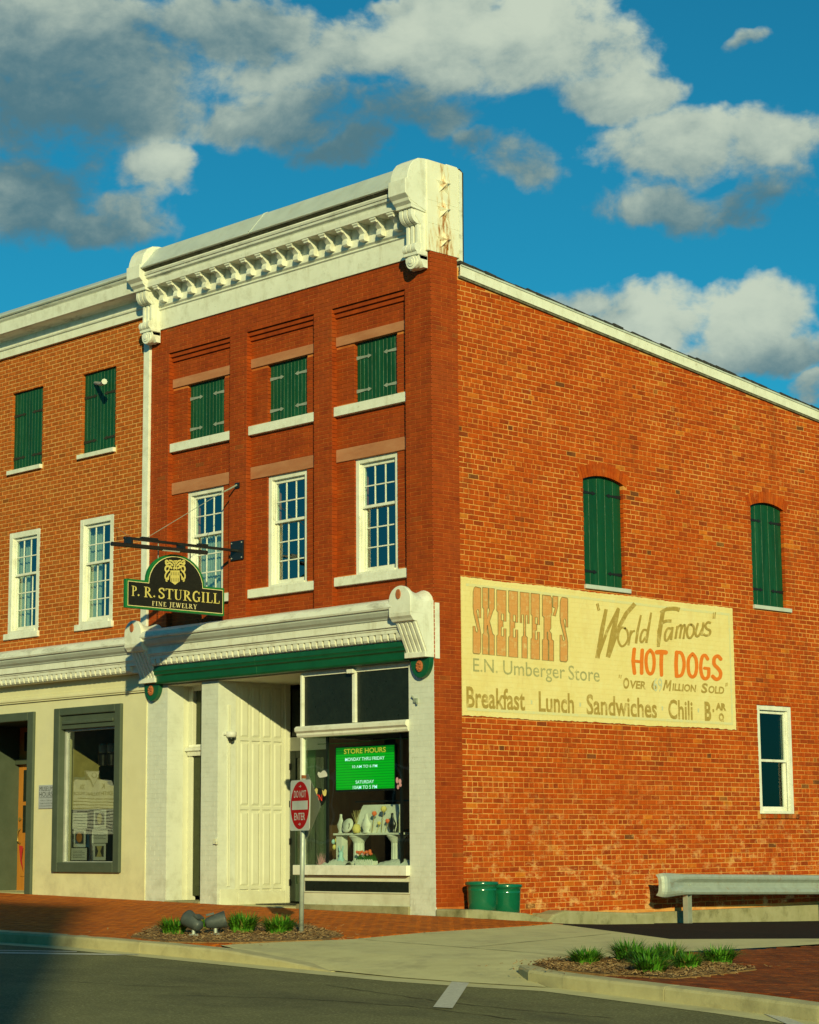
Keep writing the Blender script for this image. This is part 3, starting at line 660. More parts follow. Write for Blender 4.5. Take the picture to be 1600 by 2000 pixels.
# concrete driveway apron dropping to the road, broomed in two slabs
def apron():
    # rows from the road edge up to the alley, left to right
    rows = [[(4.0,-5.84,-.115),(5.4,-5.92,-.122),(6.3,-5.86,-.122),(7.2,-5.72,-.122)],
            [g2(430,1846)+(-.004,),(4.6,-5.55,-.085),(5.7,-5.5,-.085),(6.55,-5.30,-.10)],
            [g2(545,1841)+(0,),(4.0,-4.9,-.02),(5.2,-4.75,-.03),(6.2,-4.75,-.06)],
            [A3+(0,),(3.6,-3.85,0),(5.0,-3.9,0),(6.22,-3.95,-.015)],
            [A2+(0,),(3.4,-2.6,0),(5.0,-2.8,0),(6.5,-2.85,0)],
            [A0+(0,),(3.4,-1.1,0),(4.8,-1.6,0),(6.95,-1.4,0)],
            [A1+(0,),(3.3,-0.56,0),(5.26,-1.38,0),(7.3,0.4,0)]]
    mb = MB()
    for r in rows:
        for (x, y, d) in r: mb.v.append((x, y, gz(x, y)+d+.004)); mb.t.append(.5)
    for i in range(len(rows)-1):
        for k in range(3): a = i*4+k; mb.f.append((a, a+1, a+5, a+4))
    o = struct('driveway_apron', mb, 'concrete')
    s = o.modifiers.new('sub', 'SUBSURF'); s.subdivision_type = 'SIMPLE'; s.levels = s.render_levels = 2
apron()
# the alley, freshly sealed, falling away along the side wall
al = MB()
al.v = [(2.3,-.2,-.055),(5.30,-1.42,-.128),(7.3,.4,-.125),(8.3,4,-.16),(9,9,-.25),(10,22,-.45),(0.05,22,-.62),(0.05,8.5,-.325),(0.05,1.75,-.172),(0.6,1.5,-.13),(1.2,0.6,-.07)]
al.t = [.5]*11; al.f = [(0,1,2,10),(10,2,9),(9,2,3,8),(8,3,4,7),(7,4,5,6)]
struct('alley_road', al, 'fresh_asphalt')
fm = MB(); fm.add([(0.6,-.02,gz(.6,0)),(2.4,-.25,gz(2.4,-.25)+.002),(2.3,-.2,-.05),(1.2,.6,-.066),(.6,1.5,-.126)], [(0,1,2,3,4)]); struct('alley_path', fm, 'kerb_concrete')

# painted lines
def marking(name, quad, label):
    mb = MB(); vs = [gp(*q, -.13) for q in quad]; mb.add([(v.x, v.y, v.z+.009) for v in vs], [tuple(range(len(vs)))]); o = struct(name, mb, 'road_paint')
marking('parking_line', ((884,1917),(919,1917.5),(884,1971),(846,1969)), '')
marking('parking_line', ((1466,1970),(1490,1969),(1575,2004),(1545,2006)), '')
mb = MB()
for q in (((-300,1851.5),(150,1858.5),(150,1860),(-300,1853)), ((-300,1855),(272,1864.5),(268,1867),(-300,1858))):
    vs = [gp(*p, -.13) for p in q]; mb.add([(v.x, v.y, v.z+.004) for v in vs], [(0,1,2,3)])
struct('edge_line', mb, 'road_paint')

def crack(name, pts, w, d, m, wob=.03):
    q = []
    for a, b in zip(pts, pts[1:]):
        k = max(2, int(math.hypot(b[0]-a[0], b[1]-a[1])/.18))
        q += [(a[0]+(b[0]-a[0])*i/k+random.uniform(-wob, wob), a[1]+(b[1]-a[1])*i/k+random.uniform(-wob, wob)) for i in range(k)]
    q.append(pts[-1]); vs, fs = stroke(q, [w*random.uniform(.4, 1.3) for _ in q]); mb = MB(); mb.add([(x, y, gz(x, y)+d) for x, y in vs], fs); struct(name, mb, m)
for px in (((360,1945),(560,1950),(800,1966),(1010,1992)), ((-50,1905),(250,1925),(420,1930)), ((640,1925),(900,1962),(1200,1990))): crack('road_crack', [g2(*p, -.13) for p in px], .016, -.126, 'iron_brown')
for jp in ([(2.55,-3.75),(6.2,-3.95)], [(4.32,-3.8),(4.15,-1.15)]): crack('expansion_joint', jp, .016, .0075, 'iron_brown', .002)

# planting beds
def bed(name, poly, n, label):
    mb = MB(); mb.prism(poly, 'z', 0, 1); mb.v = [(x, y, gz(x, y)+(.016 if z else -.05)) for (x, y, z) in mb.v]
    root = thing(name, label, 'planting bed', (poly[0][0], poly[0][1], gz(*poly[0])))
    obj('soil', mb, 'mulch', root)
    xs = [p[0] for p in poly]; ys = [p[1] for p in poly]; ch = MB(); k = 0
    while k < n:
        x, y = random.uniform(min(xs)-.15, max(xs)+.15), random.uniform(min(ys)-.15, max(ys)+.15)
        if not in_poly((x, y), poly) and random.random() > .025: continue
        a = random.uniform(0, math.pi); L = random.uniform(.02, .06); w = random.uniform(.006, .016); t = random.uniform(-.5, .5)
        dx, dy = math.cos(a)*L/2, math.sin(a)*L/2; ex, ey = -math.sin(a)*w/2, math.cos(a)*w/2; z = gz(x, y)+random.uniform(.018, .045)-(0 if in_poly((x, y), poly) else .014); dz = t*L/2
        ch.add([(x-dx-ex, y-dy-ey, z-dz), (x+dx-ex, y+dy-ey, z+dz), (x+dx+ex, y+dy+ey, z+dz+.004), (x-dx+ex, y-dy+ey, z-dz+.004)], [(0,1,2,3)], random.random()); k += 1
    o = obj('bark_chips', ch, 'chip', root); o['kind'] = 'stuff'
bed('planting_bed', BEDL, 3200, 'bark mulch bed at the kerb around the traffic sign post and floodlights')
bed('planting_bed', BEDR, 4200, 'bark mulch bed on the rounded corner of the driveway island')
# tufts of lily turf
def tuft_mesh(seed, r, h, n=330):
    random.seed(seed); mb = MB()
    for i in range(n):
        a = random.uniform(0, 2*math.pi); q = r*0.5*math.sqrt(random.random()); x, y = q*math.cos(a), q*math.sin(a)
        b = a+random.uniform(-.7, .7); L = h*random.uniform(.75, 1.2); lean = random.uniform(.15, 1.0)*r*1.05; w = random.uniform(.006, .011)
        px, py = -math.sin(b)*w, math.cos(b)*w; seg = []
        for k in range(5):
            t = k/4; d = lean*t**1.7; z = L*(t-0.52*t*t*min(lean/r, 1.1))*1.0; ww = (1-t**2.2)+.02
            seg.append(((x+math.cos(b)*d-px*ww, y+math.sin(b)*d-py*ww, z), (x+math.cos(b)*d+px*ww, y+math.sin(b)*d+py*ww, z)))
        vs = [p for s in seg for p in s]; mb.add(vs, [(2*k, 2*k+1, 2*k+3, 2*k+2) for k in range(4)], random.random())
    random.seed(seed+100); return mesh_of(mb, 'grass_tuft', 'grass')
TM = [tuft_mesh(11, .27, .27), tuft_mesh(12, .26, .24), tuft_mesh(13, .25, .29)]
TL = [((340,1826),1.0,'grass tuft behind the left floodlight in the kerbside bed'),((398,1816),.75,'small grass tuft between the two floodlights'),((474,1823),1.15,'broad grass tuft beside the right floodlight'),((545,1825),1.1,'grass tuft at the foot of the traffic sign post')]
TR = [((1145,1886),.95,'lone grass tuft at the driveway end of the island bed'),((1228,1880),1.0,'tall grass tuft at the back of the island bed facing the wall sign'),
      ((1262,1888),.95,'grass tuft in the middle of the island bed clump'),((1272,1903),.98,'grass tuft nearest the kerb in the island bed clump'),((1306,1882),.9,'grass tuft at the back of the island bed beside a tall one'),
      ((1343,1896),.85,'low grass tuft spreading over the island bed mulch'),((1404,1885),1.0,'round grass tuft at the brick paved end of the island bed')]
for i, (p, s, lab) in enumerate(TL+TR):
    q = gp(*p); o = link('grass_tuft', TM[i % 3], (q.x, q.y, q.z+.01)); o.scale = (s, s, s*.86); o.rotation_euler = (0, 0, i*1.3)
    tag(o, lab, 'grass', 'lily turf tufts in the street planting beds')
random.seed(21)

# ------------------------------------------------------------------ windows and shutters
def window(parent, W, u0, u1, v0, v1, w0, cols, rt_, rb_, glassm='window_glass', curtain=None, frame_w=0.075, name='window', mun=0.018):
    fmb = MB(); f = frame_w
    wbox(fmb, W, u0, u0+f, v0, v1, w0, w0+.16); wbox(fmb, W, u1-f, u1, v0, v1, w0, w0+.16)
    wbox(fmb, W, u0+f, u1-f, v1-f, v1, w0+.002, w0+.16); wbox(fmb, W, u0+f, u1-f, v0, v0+.045, w0-.02, w0+.16)
    wbox(fmb, W, u0+f, u0+f+.022, v0+.045, v1-f, w0+.03, w0+.05); wbox(fmb, W, u1-f-.022, u1-f, v0+.045, v1-f, w0+.03, w0+.05)
    win = obj(name, fmb, 'white_paint', parent, bevel=.004)
    a0, a1 = u0+f, u1-f; b0, b1 = v0+.045, v1-f; mid = b0+(b1-b0)*rb_/(rt_+rb_) if rt_ != rb_ else (b0+b1)/2
    def sash(s0, s1, w, rows, rail_b, rail_t):
        s = MB(); st = .048
        wbox(s, W, a0, a0+st, s0, s1, w, w+.04); wbox(s, W, a1-st, a1, s0, s1, w, w+.04)
        wbox(s, W, a0+st, a1-st, s0, s0+rail_b, w+.001, w+.04); wbox(s, W, a0+st, a1-st, s1-rail_t, s1, w+.001, w+.04)
        obj('sash', s, 'white_paint', win, bevel=.003)
        g0, g1, h0, h1 = a0+st, a1-st, s0+rail_b, s1-rail_t
        for c in range(1, cols):
            u = g0+(g1-g0)*c/cols; q = MB(); wbox(q, W, u-mun/2, u+mun/2, h0, h1, w+.012, w+.03); obj('muntin', q, 'white_paint', win)
        for r in range(1, rows):
            v = h0+(h1-h0)*r/rows; q = MB(); wbox(q, W, g0, g1, v-mun/2, v+mun/2, w+.010, w+.032); obj('muntin', q, 'white_paint', win)
        for c in range(cols):
            for r in range(rows):
                x0, x1 = g0+(g1-g0)*c/cols, g0+(g1-g0)*(c+1)/cols; y0, y1 = h0+(h1-h0)*r/rows, h0+(h1-h0)*(r+1)/rows
                t = random.uniform(-.0012, .0012); t2 = random.uniform(-.0012, .0012)
                q = MB(); q.add([W(x0, y0, w+.021+t), W(x1, y0, w+.021), W(x1, y1, w+.021+t2), W(x0, y1, w+.021)], [(0,1,2,3)]); obj('pane', q, glassm, win)
    sash(b0, mid+.022, w0+.095, rb_, .075, .042)
    sash(mid-.022, b1, w0+.052, rt_, .042, .055)
    if curtain:
        lo, hi, k0, k1 = curtain; q = MB(); n = 26
        for i in range(n+1):
            u = k0+(k1-k0)*i/n; w = w0+.24+.018*math.sin(i*1.9)
            q.v += [W(u, lo, w), W(u, hi, w)]; q.t += [.5, .5]
        q.f = [(2*i, 2*i+2, 2*i+3, 2*i+1) for i in range(n)]; obj('curtain', q, 'curtain', win, smooth=True)
    return win
def hinge_geo(W, u, v, L, w, right):
    s = -1 if right else 1; h = .03
    pts = [(0,-h*.95),(L*.72,-h*.45),(L*.78,-h*1.1),(L,0),(L*.78,h*1.1),(L*.72,h*.45),(0,h*.95)]
    mb = MB(); n = len(pts); vs = [W(u+s*p[0], v+p[1], w) for p in pts] + [W(u+s*p[0], v+p[1], w+.008) for p in pts]
    return mb.add(vs, [tuple(range(n))] + [(i, (i+1) % n, n+(i+1) % n, n+i) for i in range(n)])
def shutter(parent, W, u0, u1, v0, v1, w, planks, hm, hy, arch=0.0, hl=None):
    """a pair of ledged plank shutters closed in the opening"""
    b = MB(); wbox(b, W, u0, u1, v0, v1+arch*.5, w+.034, w+.05); sh = obj('shutter', b, 'shutter_green', parent)
    n = planks; uc = (u0+u1)/2; hw = (u1-u0)/2
    for i in range(n):
        a, c = u0+(u1-u0)*i/n, u0+(u1-u0)*(i+1)/n; g = .0045
        top = lambda u: v1 + arch*(1-((u-uc)/hw)**2)
        q = MB(); dw = random.uniform(-.0025, .0025); e = .004
        P = [(a+g, v0), (c-g, v0), (c-g, top(c-g)), (a+g, top(a+g))]; I = [(a+g+e, v0), (c-g-e, v0), (c-g-e, top(c-g-e)), (a+g+e, top(a+g+e))]
        q.add([W(*p, w+dw) for p in I] + [W(*p, w+dw+e) for p in P] + [W(*p, w+.036) for p in P], [(0,1,2,3)] + [(4+k, 4+(k+1) % 4, (k+1) % 4, k) for k in range(4)] + [(8+k, 8+(k+1) % 4, 4+(k+1) % 4, 4+k) for k in range(4)])
        obj('plank', q, 'shutter_green', sh)
    L = hl or (u1-u0)*.36
    for v in hy:
        obj('strap_hinge', hinge_geo(W, u0, v, L, w-.009, False), hm, sh); obj('strap_hinge', hinge_geo(W, u1, v, L, w-.009, True), hm, sh)
    return sh

# ------------------------------------------------------------------ the corner shop
BLD = thing('shop_building', 'three storey red brick corner shop with white bracketed cornice and green shutters', 'building')
BAYS = [(-6.19, -4.60), (-4.17, -2.57), (-2.15, -0.55)]; OPEN = [(-5.80, -4.86), (-3.77, -2.84), (-1.755, -0.83)]
H2, H3 = (4.965, 6.735), (7.585, 8.54)
def front_wall():
    piers = [(-6.67, -6.19), (-4.60, -4.17), (-2.57, -2.15), (-0.55, 0.0)]
    CH, BL, J = 0.0625, 0.2235, 0.0066
    back = [(a+.012, min(b-.012, -.02), 4.40, 9.125) for a, b in piers] + [(-6.67, -.02, 9.125, 9.62)]
    wallback(BLD, 'front_wall', FRONT, back, .006, .30, 'front_mortar')
    ins = []
    for (a, b), (o0, o1) in zip(BAYS, OPEN): ins += rminus((a-.02, b+.02, 4.40, 9.0), [(o0-.012, o1+.012, *H2), (o0-.012, o1+.012, *H3)])
    wallback(BLD, 'recessed_wall', FRONT, ins, .106, .40, 'front_mortar')
    B = []
    for a, b in piers: B += courses((a+.001, b-.002, 4.44, 9.12), [], CH, BL, J, 0)
    B += courses((-6.668, -.002, 9.125, 9.62), [], CH, BL, J, 0)
    hid = lambda q: q[2] < 4.5
    lay(BLD, FRONT, B, 0, .11, 'front_brick', .0022, 0, top=150)
    B2 = []
    for (a, b), (o0, o1) in zip(BAYS, OPEN):
        holes = [(o0, o1, *H2), (o0, o1, *H3), (a, b, 6.73, 6.93), (a, b, 8.535, 8.685), (a, b, 4.83, 4.97), (a, b, 7.44, 7.587)]
        B2 += courses((a, b, 4.44, 8.985), holes, CH, BL, J, 0)
    lay(BLD, FRONT, B2, .1, .12, 'front_brick', .0022, 0, top=100)
    for (a, b) in BAYS:                               # corbelled steps over each bay
        for (z0, z1, w) in ((9.058, 9.127, .034), (8.985, 9.055, .068)):
            q = MB(); wbox(q, FRONT, a, b, z0, z1, w, .3); obj('corbel_course', q, 'front_brick', BLD)
    for i, ((a, b), (o0, o1)) in enumerate(zip(BAYS, OPEN)):
        for z0, z1 in ((6.732, 6.928), (8.537, 8.684)):
            q = MB(); wbox(q, FRONT, a+.004, b-.004, z0, z1, .078, .3); obj('lintel', q, 'sandstone', BLD, bevel=.006)
        for z0, z1 in ((4.832, 4.968), (7.44, 7.585)):
            q = MB(); wbox(q, FRONT, a+.004, b-.004, z0, z1, .028, .34); obj('sill', q, 'white_paint', BLD, bevel=.006)
        shutter(BLD, FRONT, o0+.002, o1-.002, H3[0], H3[1], .155, 11, 'iron_grey', (7.585+.20, 8.54-.24))
        window(BLD, FRONT, o0, o1, H2[0], H2[1], .125, 3, 2, 3, curtain=((4.97, 6.0, o0+.05, o1-.35) if i == 0 else None))
front_wall()

def side_wall():
    roof = lambda y: 9.325 - .1042*(y-.632)
    hs = [(3.325, 4.29, 4.94, 6.60), (7.645, 8.585, 4.94, 6.64), (7.648, 8.627, 1.45, 3.27)]
    hb = [(3.313, 4.302, 4.93, 6.686), (7.633, 8.597, 4.93, 6.726), (7.64, 8.635, 1.44, 3.28)]
    L = 15.0
    # masonry behind, cut under the roof line
    mb = MB()
    for (a, b, c, d) in rminus((0.03, L, -0.6, 9.62), hb):
        wa, wb = d, d
        top = lambda y: min(d, roof(y)+.03) if y > .56 else d
        n = max(1, int((b-a)/1.0)); 
        for i in range(n):
            p, q = a+(b-a)*i/n, a+(b-a)*(i+1)/n
            if top(p) <= c+.01: continue
            x0, x1 = -.30, -.016
            mb.add([(x1,p,c),(x1,q,c),(x1,q,max(top(q),c)),(x1,p,top(p)),(x0,p,c),(x0,q,c),(x0,q,max(top(q),c)),(x0,p,top(p))], [(0,1,2,3),(4,7,6,5),(0,3,7,4),(1,5,6,2),(3,2,6,7),(0,4,5,1)])
    obj('side_wall', mb, 'side_mortar', BLD)
    # pressed brick return of the front
    wallback(BLD, 'return_wall', SIDE, [(0.02, 0.555, -.2, 9.62)], .006, .2, 'front_mortar')
    B = courses((0.004, .558, .10, 9.60), [], .0625, .2235, .0066, 0)
    lay(BLD, SIDE, B, 0, .1, 'front_brick', .0022, 0, top=50)
    # common brick, a header course every seventh
    mural = (.575, 7.03, 2.822, 4.825); holes = hs + [mural, (7.57, 8.72, 1.37, 1.45), (3.31, 4.39, 4.86, 4.94), (7.63, 8.69, 4.86, 4.94)]
    arcs = [((3.325+4.29)/2, 4.29-3.325, 6.60), ((7.645+8.585)/2, 8.585-7.645, 6.64)]
    RI = .75; geo = []
    for (c, w, s) in arcs:
        rise = .085; r = (w*w/4+rise*rise)/(2*rise); cz = s+rise-r; geo.append((c, cz, r, w))
    def clip(u0, u1, v0, v1):
        if v1 > roof(u1)+.005: return False
        uc, vc = (u0+u1)/2, (v0+v1)/2
        for (c, cz, r, w) in geo:
            if abs(uc-c) < w/2+.05 and vc > cz+r-.16 and math.hypot(uc-c, vc-cz) < r+.165: return False
        return True
    B = courses((.562, L, -.02, 9.5), holes, .0762, .2185, .0105, -.02, 'common', rag=.004, clip=clip, headers=7)
    lay(BLD, SIDE, B, .010, .07, 'side_brick', .0055, .0028, top=300)
    for (c, cz, r, w) in geo:                        # segmental arches of bricks on end
        hw = w/2+.075; n = 17
        am = math.asin(hw/r)
        for i in range(n):
            a0, a1 = -am+2*am*i/n, -am+2*am*(i+1)/n; g = .006/r
            q = MB(); P = [(c+rr*math.sin(a), cz+rr*math.cos(a)) for rr, a in ((r-.004, a0+g), (r-.004, a1-g), (r+.19, a1-g), (r+.19, a0+g))]
            q.add([SIDE(*p, .002) for p in P]+[SIDE(*p, .14) for p in P], [(0,1,2,3)]+[(4+k, 4+(k+1) % 4, (k+1) % 4, k) for k in range(4)], random.uniform(.3, .8)); obj('arch_brick', q, 'side_brick', BLD)
    shutter(BLD, SIDE, 3.327, 4.288, 4.94, 6.60, .075, 5, 'iron_black', (5.16, 6.40), arch=.085, hl=.36)
    shutter(BLD, SIDE, 7.647, 8.583, 4.94, 6.64, .075, 5, 'iron_black', (5.22, 6.40), arch=.085, hl=.36)
    for (a, b) in ((3.31, 4.39), (7.63, 8.69)):
        q = MB(); wbox(q, SIDE, a, b, 4.872, 4.938, -.03, .2); obj('sill', q, 'metal_cap', BLD, bevel=.005)
    window(BLD, SIDE, 7.65, 8.625, 1.452, 3.268, .03, 1, 1, 1, glassm='side_glass', frame_w=.09)
    for i in range(10):
        q = MB(); u = 7.66+i*.106; wbox(q, SIDE, u, u+.094, 1.375, 1.445, -.02, .1, random.choice([.05,.5,.97,.6])); obj('sill_brick', q, 'side_brick', BLD)
    # sloping barge board, black shingle edge and roof
    a, b = .60, L+.3; z = lambda y: roof(y)
    q = MB(); P = [(a, z(a)), (b, z(b)), (b, z(b)+.172), (a, z(a)+.172)]; q.prism(P, 'x', -.02, .035); obj('barge_board', q, 'white_paint', BLD, bevel=.004)
    q = MB(); q.prism([(a, z(a)+.150), (b, z(b)+.150), (b, z(b)+.178), (a, z(a)+.178)], 'x', .036, .05); obj('drip_edge', q, 'metal_cap', BLD)
    q = MB(); q.prism([(a-.02, z(a)-.03), (b, z(b)-.03), (b, z(b)-.002), (a-.02, z(a)-.002)], 'x', -.01, .02); obj('barge_moulding', q, 'rotten_wood', BLD)
    y = a; i = 0
    while y < 11.5:                                   # shingle courses: ragged black edge against the sky
        l = random.uniform(.16, .30); t = random.uniform(.022, .05); q = MB(); e = .05+random.uniform(-.012, .018)
        q.prism([(y-.03, z(y)+.176), (y+l, z(y+l)+.178), (y+l, z(y+l)+.178+t*.7), (y-.03, z(y)+.18+t)], 'x', -.9, e); obj('shingle', q, 'shingle', BLD); y += l; i += 1
    q = MB(); q.prism([(.4, z(.4)+.12), (b, z(b)+.12), (b, z(b)+.179), (.4, z(.4)+.179)], 'x', -6.6, -.05); obj('roof', q, 'shingle', BLD)
    # rear and far walls close the shell
    q = MB(); q.box(-6.66, -.30, L-.3, L, -.5, z(L)+.1); obj('rear_wall', q, 'side_mortar', BLD)
    # concrete foot of the wall
    q = MB(); q.prism([(2.0,-.6),(L,-.9),(L,-.13),(8.8,-.068),(4.4,-.072),(2.0,-.01)], 'x', -.02, .10); obj('foundation', q, 'mossy_concrete', BLD, bevel=.01)
side_wall()

def interiors():
    def room(x0, x1, y0, y1, z0, z1):
        mb = MB(); mb.box(x0, x1, y0, y1, z0, z1); mb.f = [mb.f[0], mb.f[1], mb.f[3], mb.f[4], mb.f[5]]; obj('interior', mb, 'interior', BLD)
    room(-6.4, -.305, .42, 9.5, 4.5, 7.1)
    mb = MB(); mb.box(-6.45, -.31, 5.2, 14.5, -.3, 4.3); obj_f = [mb.f[0], mb.f[1], mb.f[2], mb.f[4], mb.f[5]]; mb.f = obj_f; obj('interior', mb, 'interior', BLD)
    mb = MB(); mb.box(-6.45, -.5, 1.52, 5.0, .02, 3.58); mb.f = [mb.f[0], mb.f[1], mb.f[3], mb.f[4], mb.f[5]]; obj('interior', mb, 'interior', BLD)
interiors()

# ------------------------------------------------------------------ main cornice
def star_poly(c, r, n=5, q=.42, rot=90):
    return [(c[0]+(r if k % 2 == 0 else r*q)*math.cos(R(rot+k*180/n)), c[1]+(r if k % 2 == 0 else r*q)*math.sin(R(rot+k*180/n))) for k in range(2*n)]
def rusty_panel():
    m = mat('rusty_panel', (0.82,0.80,0.66), (0.76,0.74,0.60), rough=.55, nscale=3, bump=.05)
    nt = m.node_tree; n = nt.nodes; l = nt.links; b = n['Principled BSDF']; src = b.inputs['Base Color'].links[0].from_socket
    geo = n.new('ShaderNodeNewGeometry'); sp = n.new('ShaderNodeSeparateXYZ'); l.new(geo.outputs['Position'], sp.inputs[0])
    mp = n.new('ShaderNodeMapping'); mp.inputs['Scale'].default_value = (9, 14, 3.0); l.new(geo.outputs['Position'], mp.inputs[0])
    t = n.new('ShaderNodeTexNoise'); t.inputs['Scale'].default_value = 1.0; t.inputs['Detail'].default_value = 8; t.inputs['Roughness'].default_value = .7; l.new(mp.outputs[0], t.inputs['Vector'])
    def mth(op, a, bb, c=False):
        x = n.new('ShaderNodeMath'); x.operation = op; x.use_clamp = c
        for i, s in enumerate((a, bb)):
            if isinstance(s, (int, float)): x.inputs[i].default_value = s
            else: l.new(s, x.inputs[i])
        return x.outputs[0]
    d = mth('ABSOLUTE', mth('SUBTRACT', sp.outputs[1], .27), 0); core = mth('SUBTRACT', 1.0, mth('MULTIPLY', d, 2.4), True)
    low = mth('MULTIPLY', mth('SUBTRACT', 10.75, sp.outputs[2]), .5, True)
    f = mth('MULTIPLY', mth('SUBTRACT', mth('ADD', mth('ADD', t.outputs[0], mth('MULTIPLY', core, .24)), mth('MULTIPLY', low, .24)), .70), 5.0, True)
    rp = n.new('ShaderNodeValToRGB'); e = rp.color_ramp.elements; e[0].color = (.75,.55,.22,1); e[1].color = (.36,.12,.02,1); e[0].position = .2; l.new(f, rp.inputs[0])
    x = n.new('ShaderNodeMix'); x.data_type = 'RGBA'; l.new(f, x.inputs[0]); l.new(src, x.inputs[6]); l.new(rp.outputs[0], x.inputs[7]); l.new(x.outputs[2], b.inputs['Base Color'])
rusty_panel()
def bracket(parent, x0, x1, end):
    """tall scrolled cornice bracket under a round topped block"""
    xc = (x0+x1)/2; w = x1-x0
    br = MB(); br.prism([(0,10.16),(-.40,10.30),(-.50,10.385),(-.50,10.605),(-.46,10.615),(-.445,10.70),(-.40,10.82),(-.33,10.905),(-.23,10.965),(-.10,10.985),(0.05,10.985)], 'x', x0, x1)
    root = obj('bracket', br, 'white_paint', parent, bevel=.008)
    q = MB(); q.prism([(-.05,10.20),(-.36,10.24),(-.42,10.29),(-.44,10.34),(-.44,10.375),(-.2,10.385)], 'x', x0+.02, x1-.008); obj('moulding', q, 'white_paint', root, bevel=.004)
    q = MB(); q.prism([(-.05,10.17),(-.37,10.20),(-.375,10.245),(-.05,10.25)], 'x', x0+.035, x1-.012); obj('moulding', q, 'white_paint', root, bevel=.003)
    a, b = x0+.05, x1-.035; n = 4
    back = MB(); back.prism([(-.02,10.22),(-.26,10.22),(-.27,10.1),(-.15,9.98),(-.13,9.63),(-.2,9.52),(-.1,9.34),(-.02,9.34)], 'x', a, b); obj('scroll_body', back, 'white_paint', root)
    for k in range(n-1):                               # fluted upper volute and shaft
        p0 = a+(b-a)*k/(n-1)+.010; p1 = a+(b-a)*(k+1)/(n-1)-.010
        q = MB(); q.prism([(-.05,10.20),(-.335,10.20)] + [(-.19-.15*math.cos(R(t)), 10.13-.15*math.sin(R(t))) for t in range(-12, 111, 12)] + [(-.05,9.98)], 'x', p0, p1); obj('volute', q, 'white_paint', root, bevel=.004)
        q = MB(); q.box(p0+.008, p1-.008, -.20, -.03, 9.68, 9.985); obj('flute', q, 'white_paint', root, bevel=.006)
        q = MB(); q.prism([(-.05,9.70),(-.20,9.70)] + [(-.215-.06*math.cos(R(t)), 9.625-.07*math.sin(R(t))) for t in range(-70, 91, 16)] + [(-.05,9.555)], 'x', p0-.004, p1+.004); obj('volute', q, 'white_paint', root, bevel=.004)
    q = MB(); q.box(a-.012, b+.012, -.235, -.03, 9.515, 9.565); obj('moulding', q, 'white_paint', root, bevel=.006)
    q = MB(); c = (a+b)/2; rr = (b-a)/2
    q.prism([(a,9.515),(b,9.515),(b,9.46)] + [(c+rr*math.cos(R(-t)), 9.46+rr*.92*math.sin(R(-t))) for t in range(10, 180, 10)] + [(a,9.46)], 'y', -.20, -.02); drop = obj('pendant', q, 'white_paint', root, bevel=.005)
    for r1, d in ((rr*.80, .215), (rr*.52, .228), (rr*.26, .242)):
        q = MB(); q.prism([(c+r1*math.cos(R(t)), 9.43+r1*math.sin(R(t))) for t in range(0, 360, 15)], 'y', -d, -.15); obj('rosette', q, 'white_paint', root, bevel=.004)
    return root
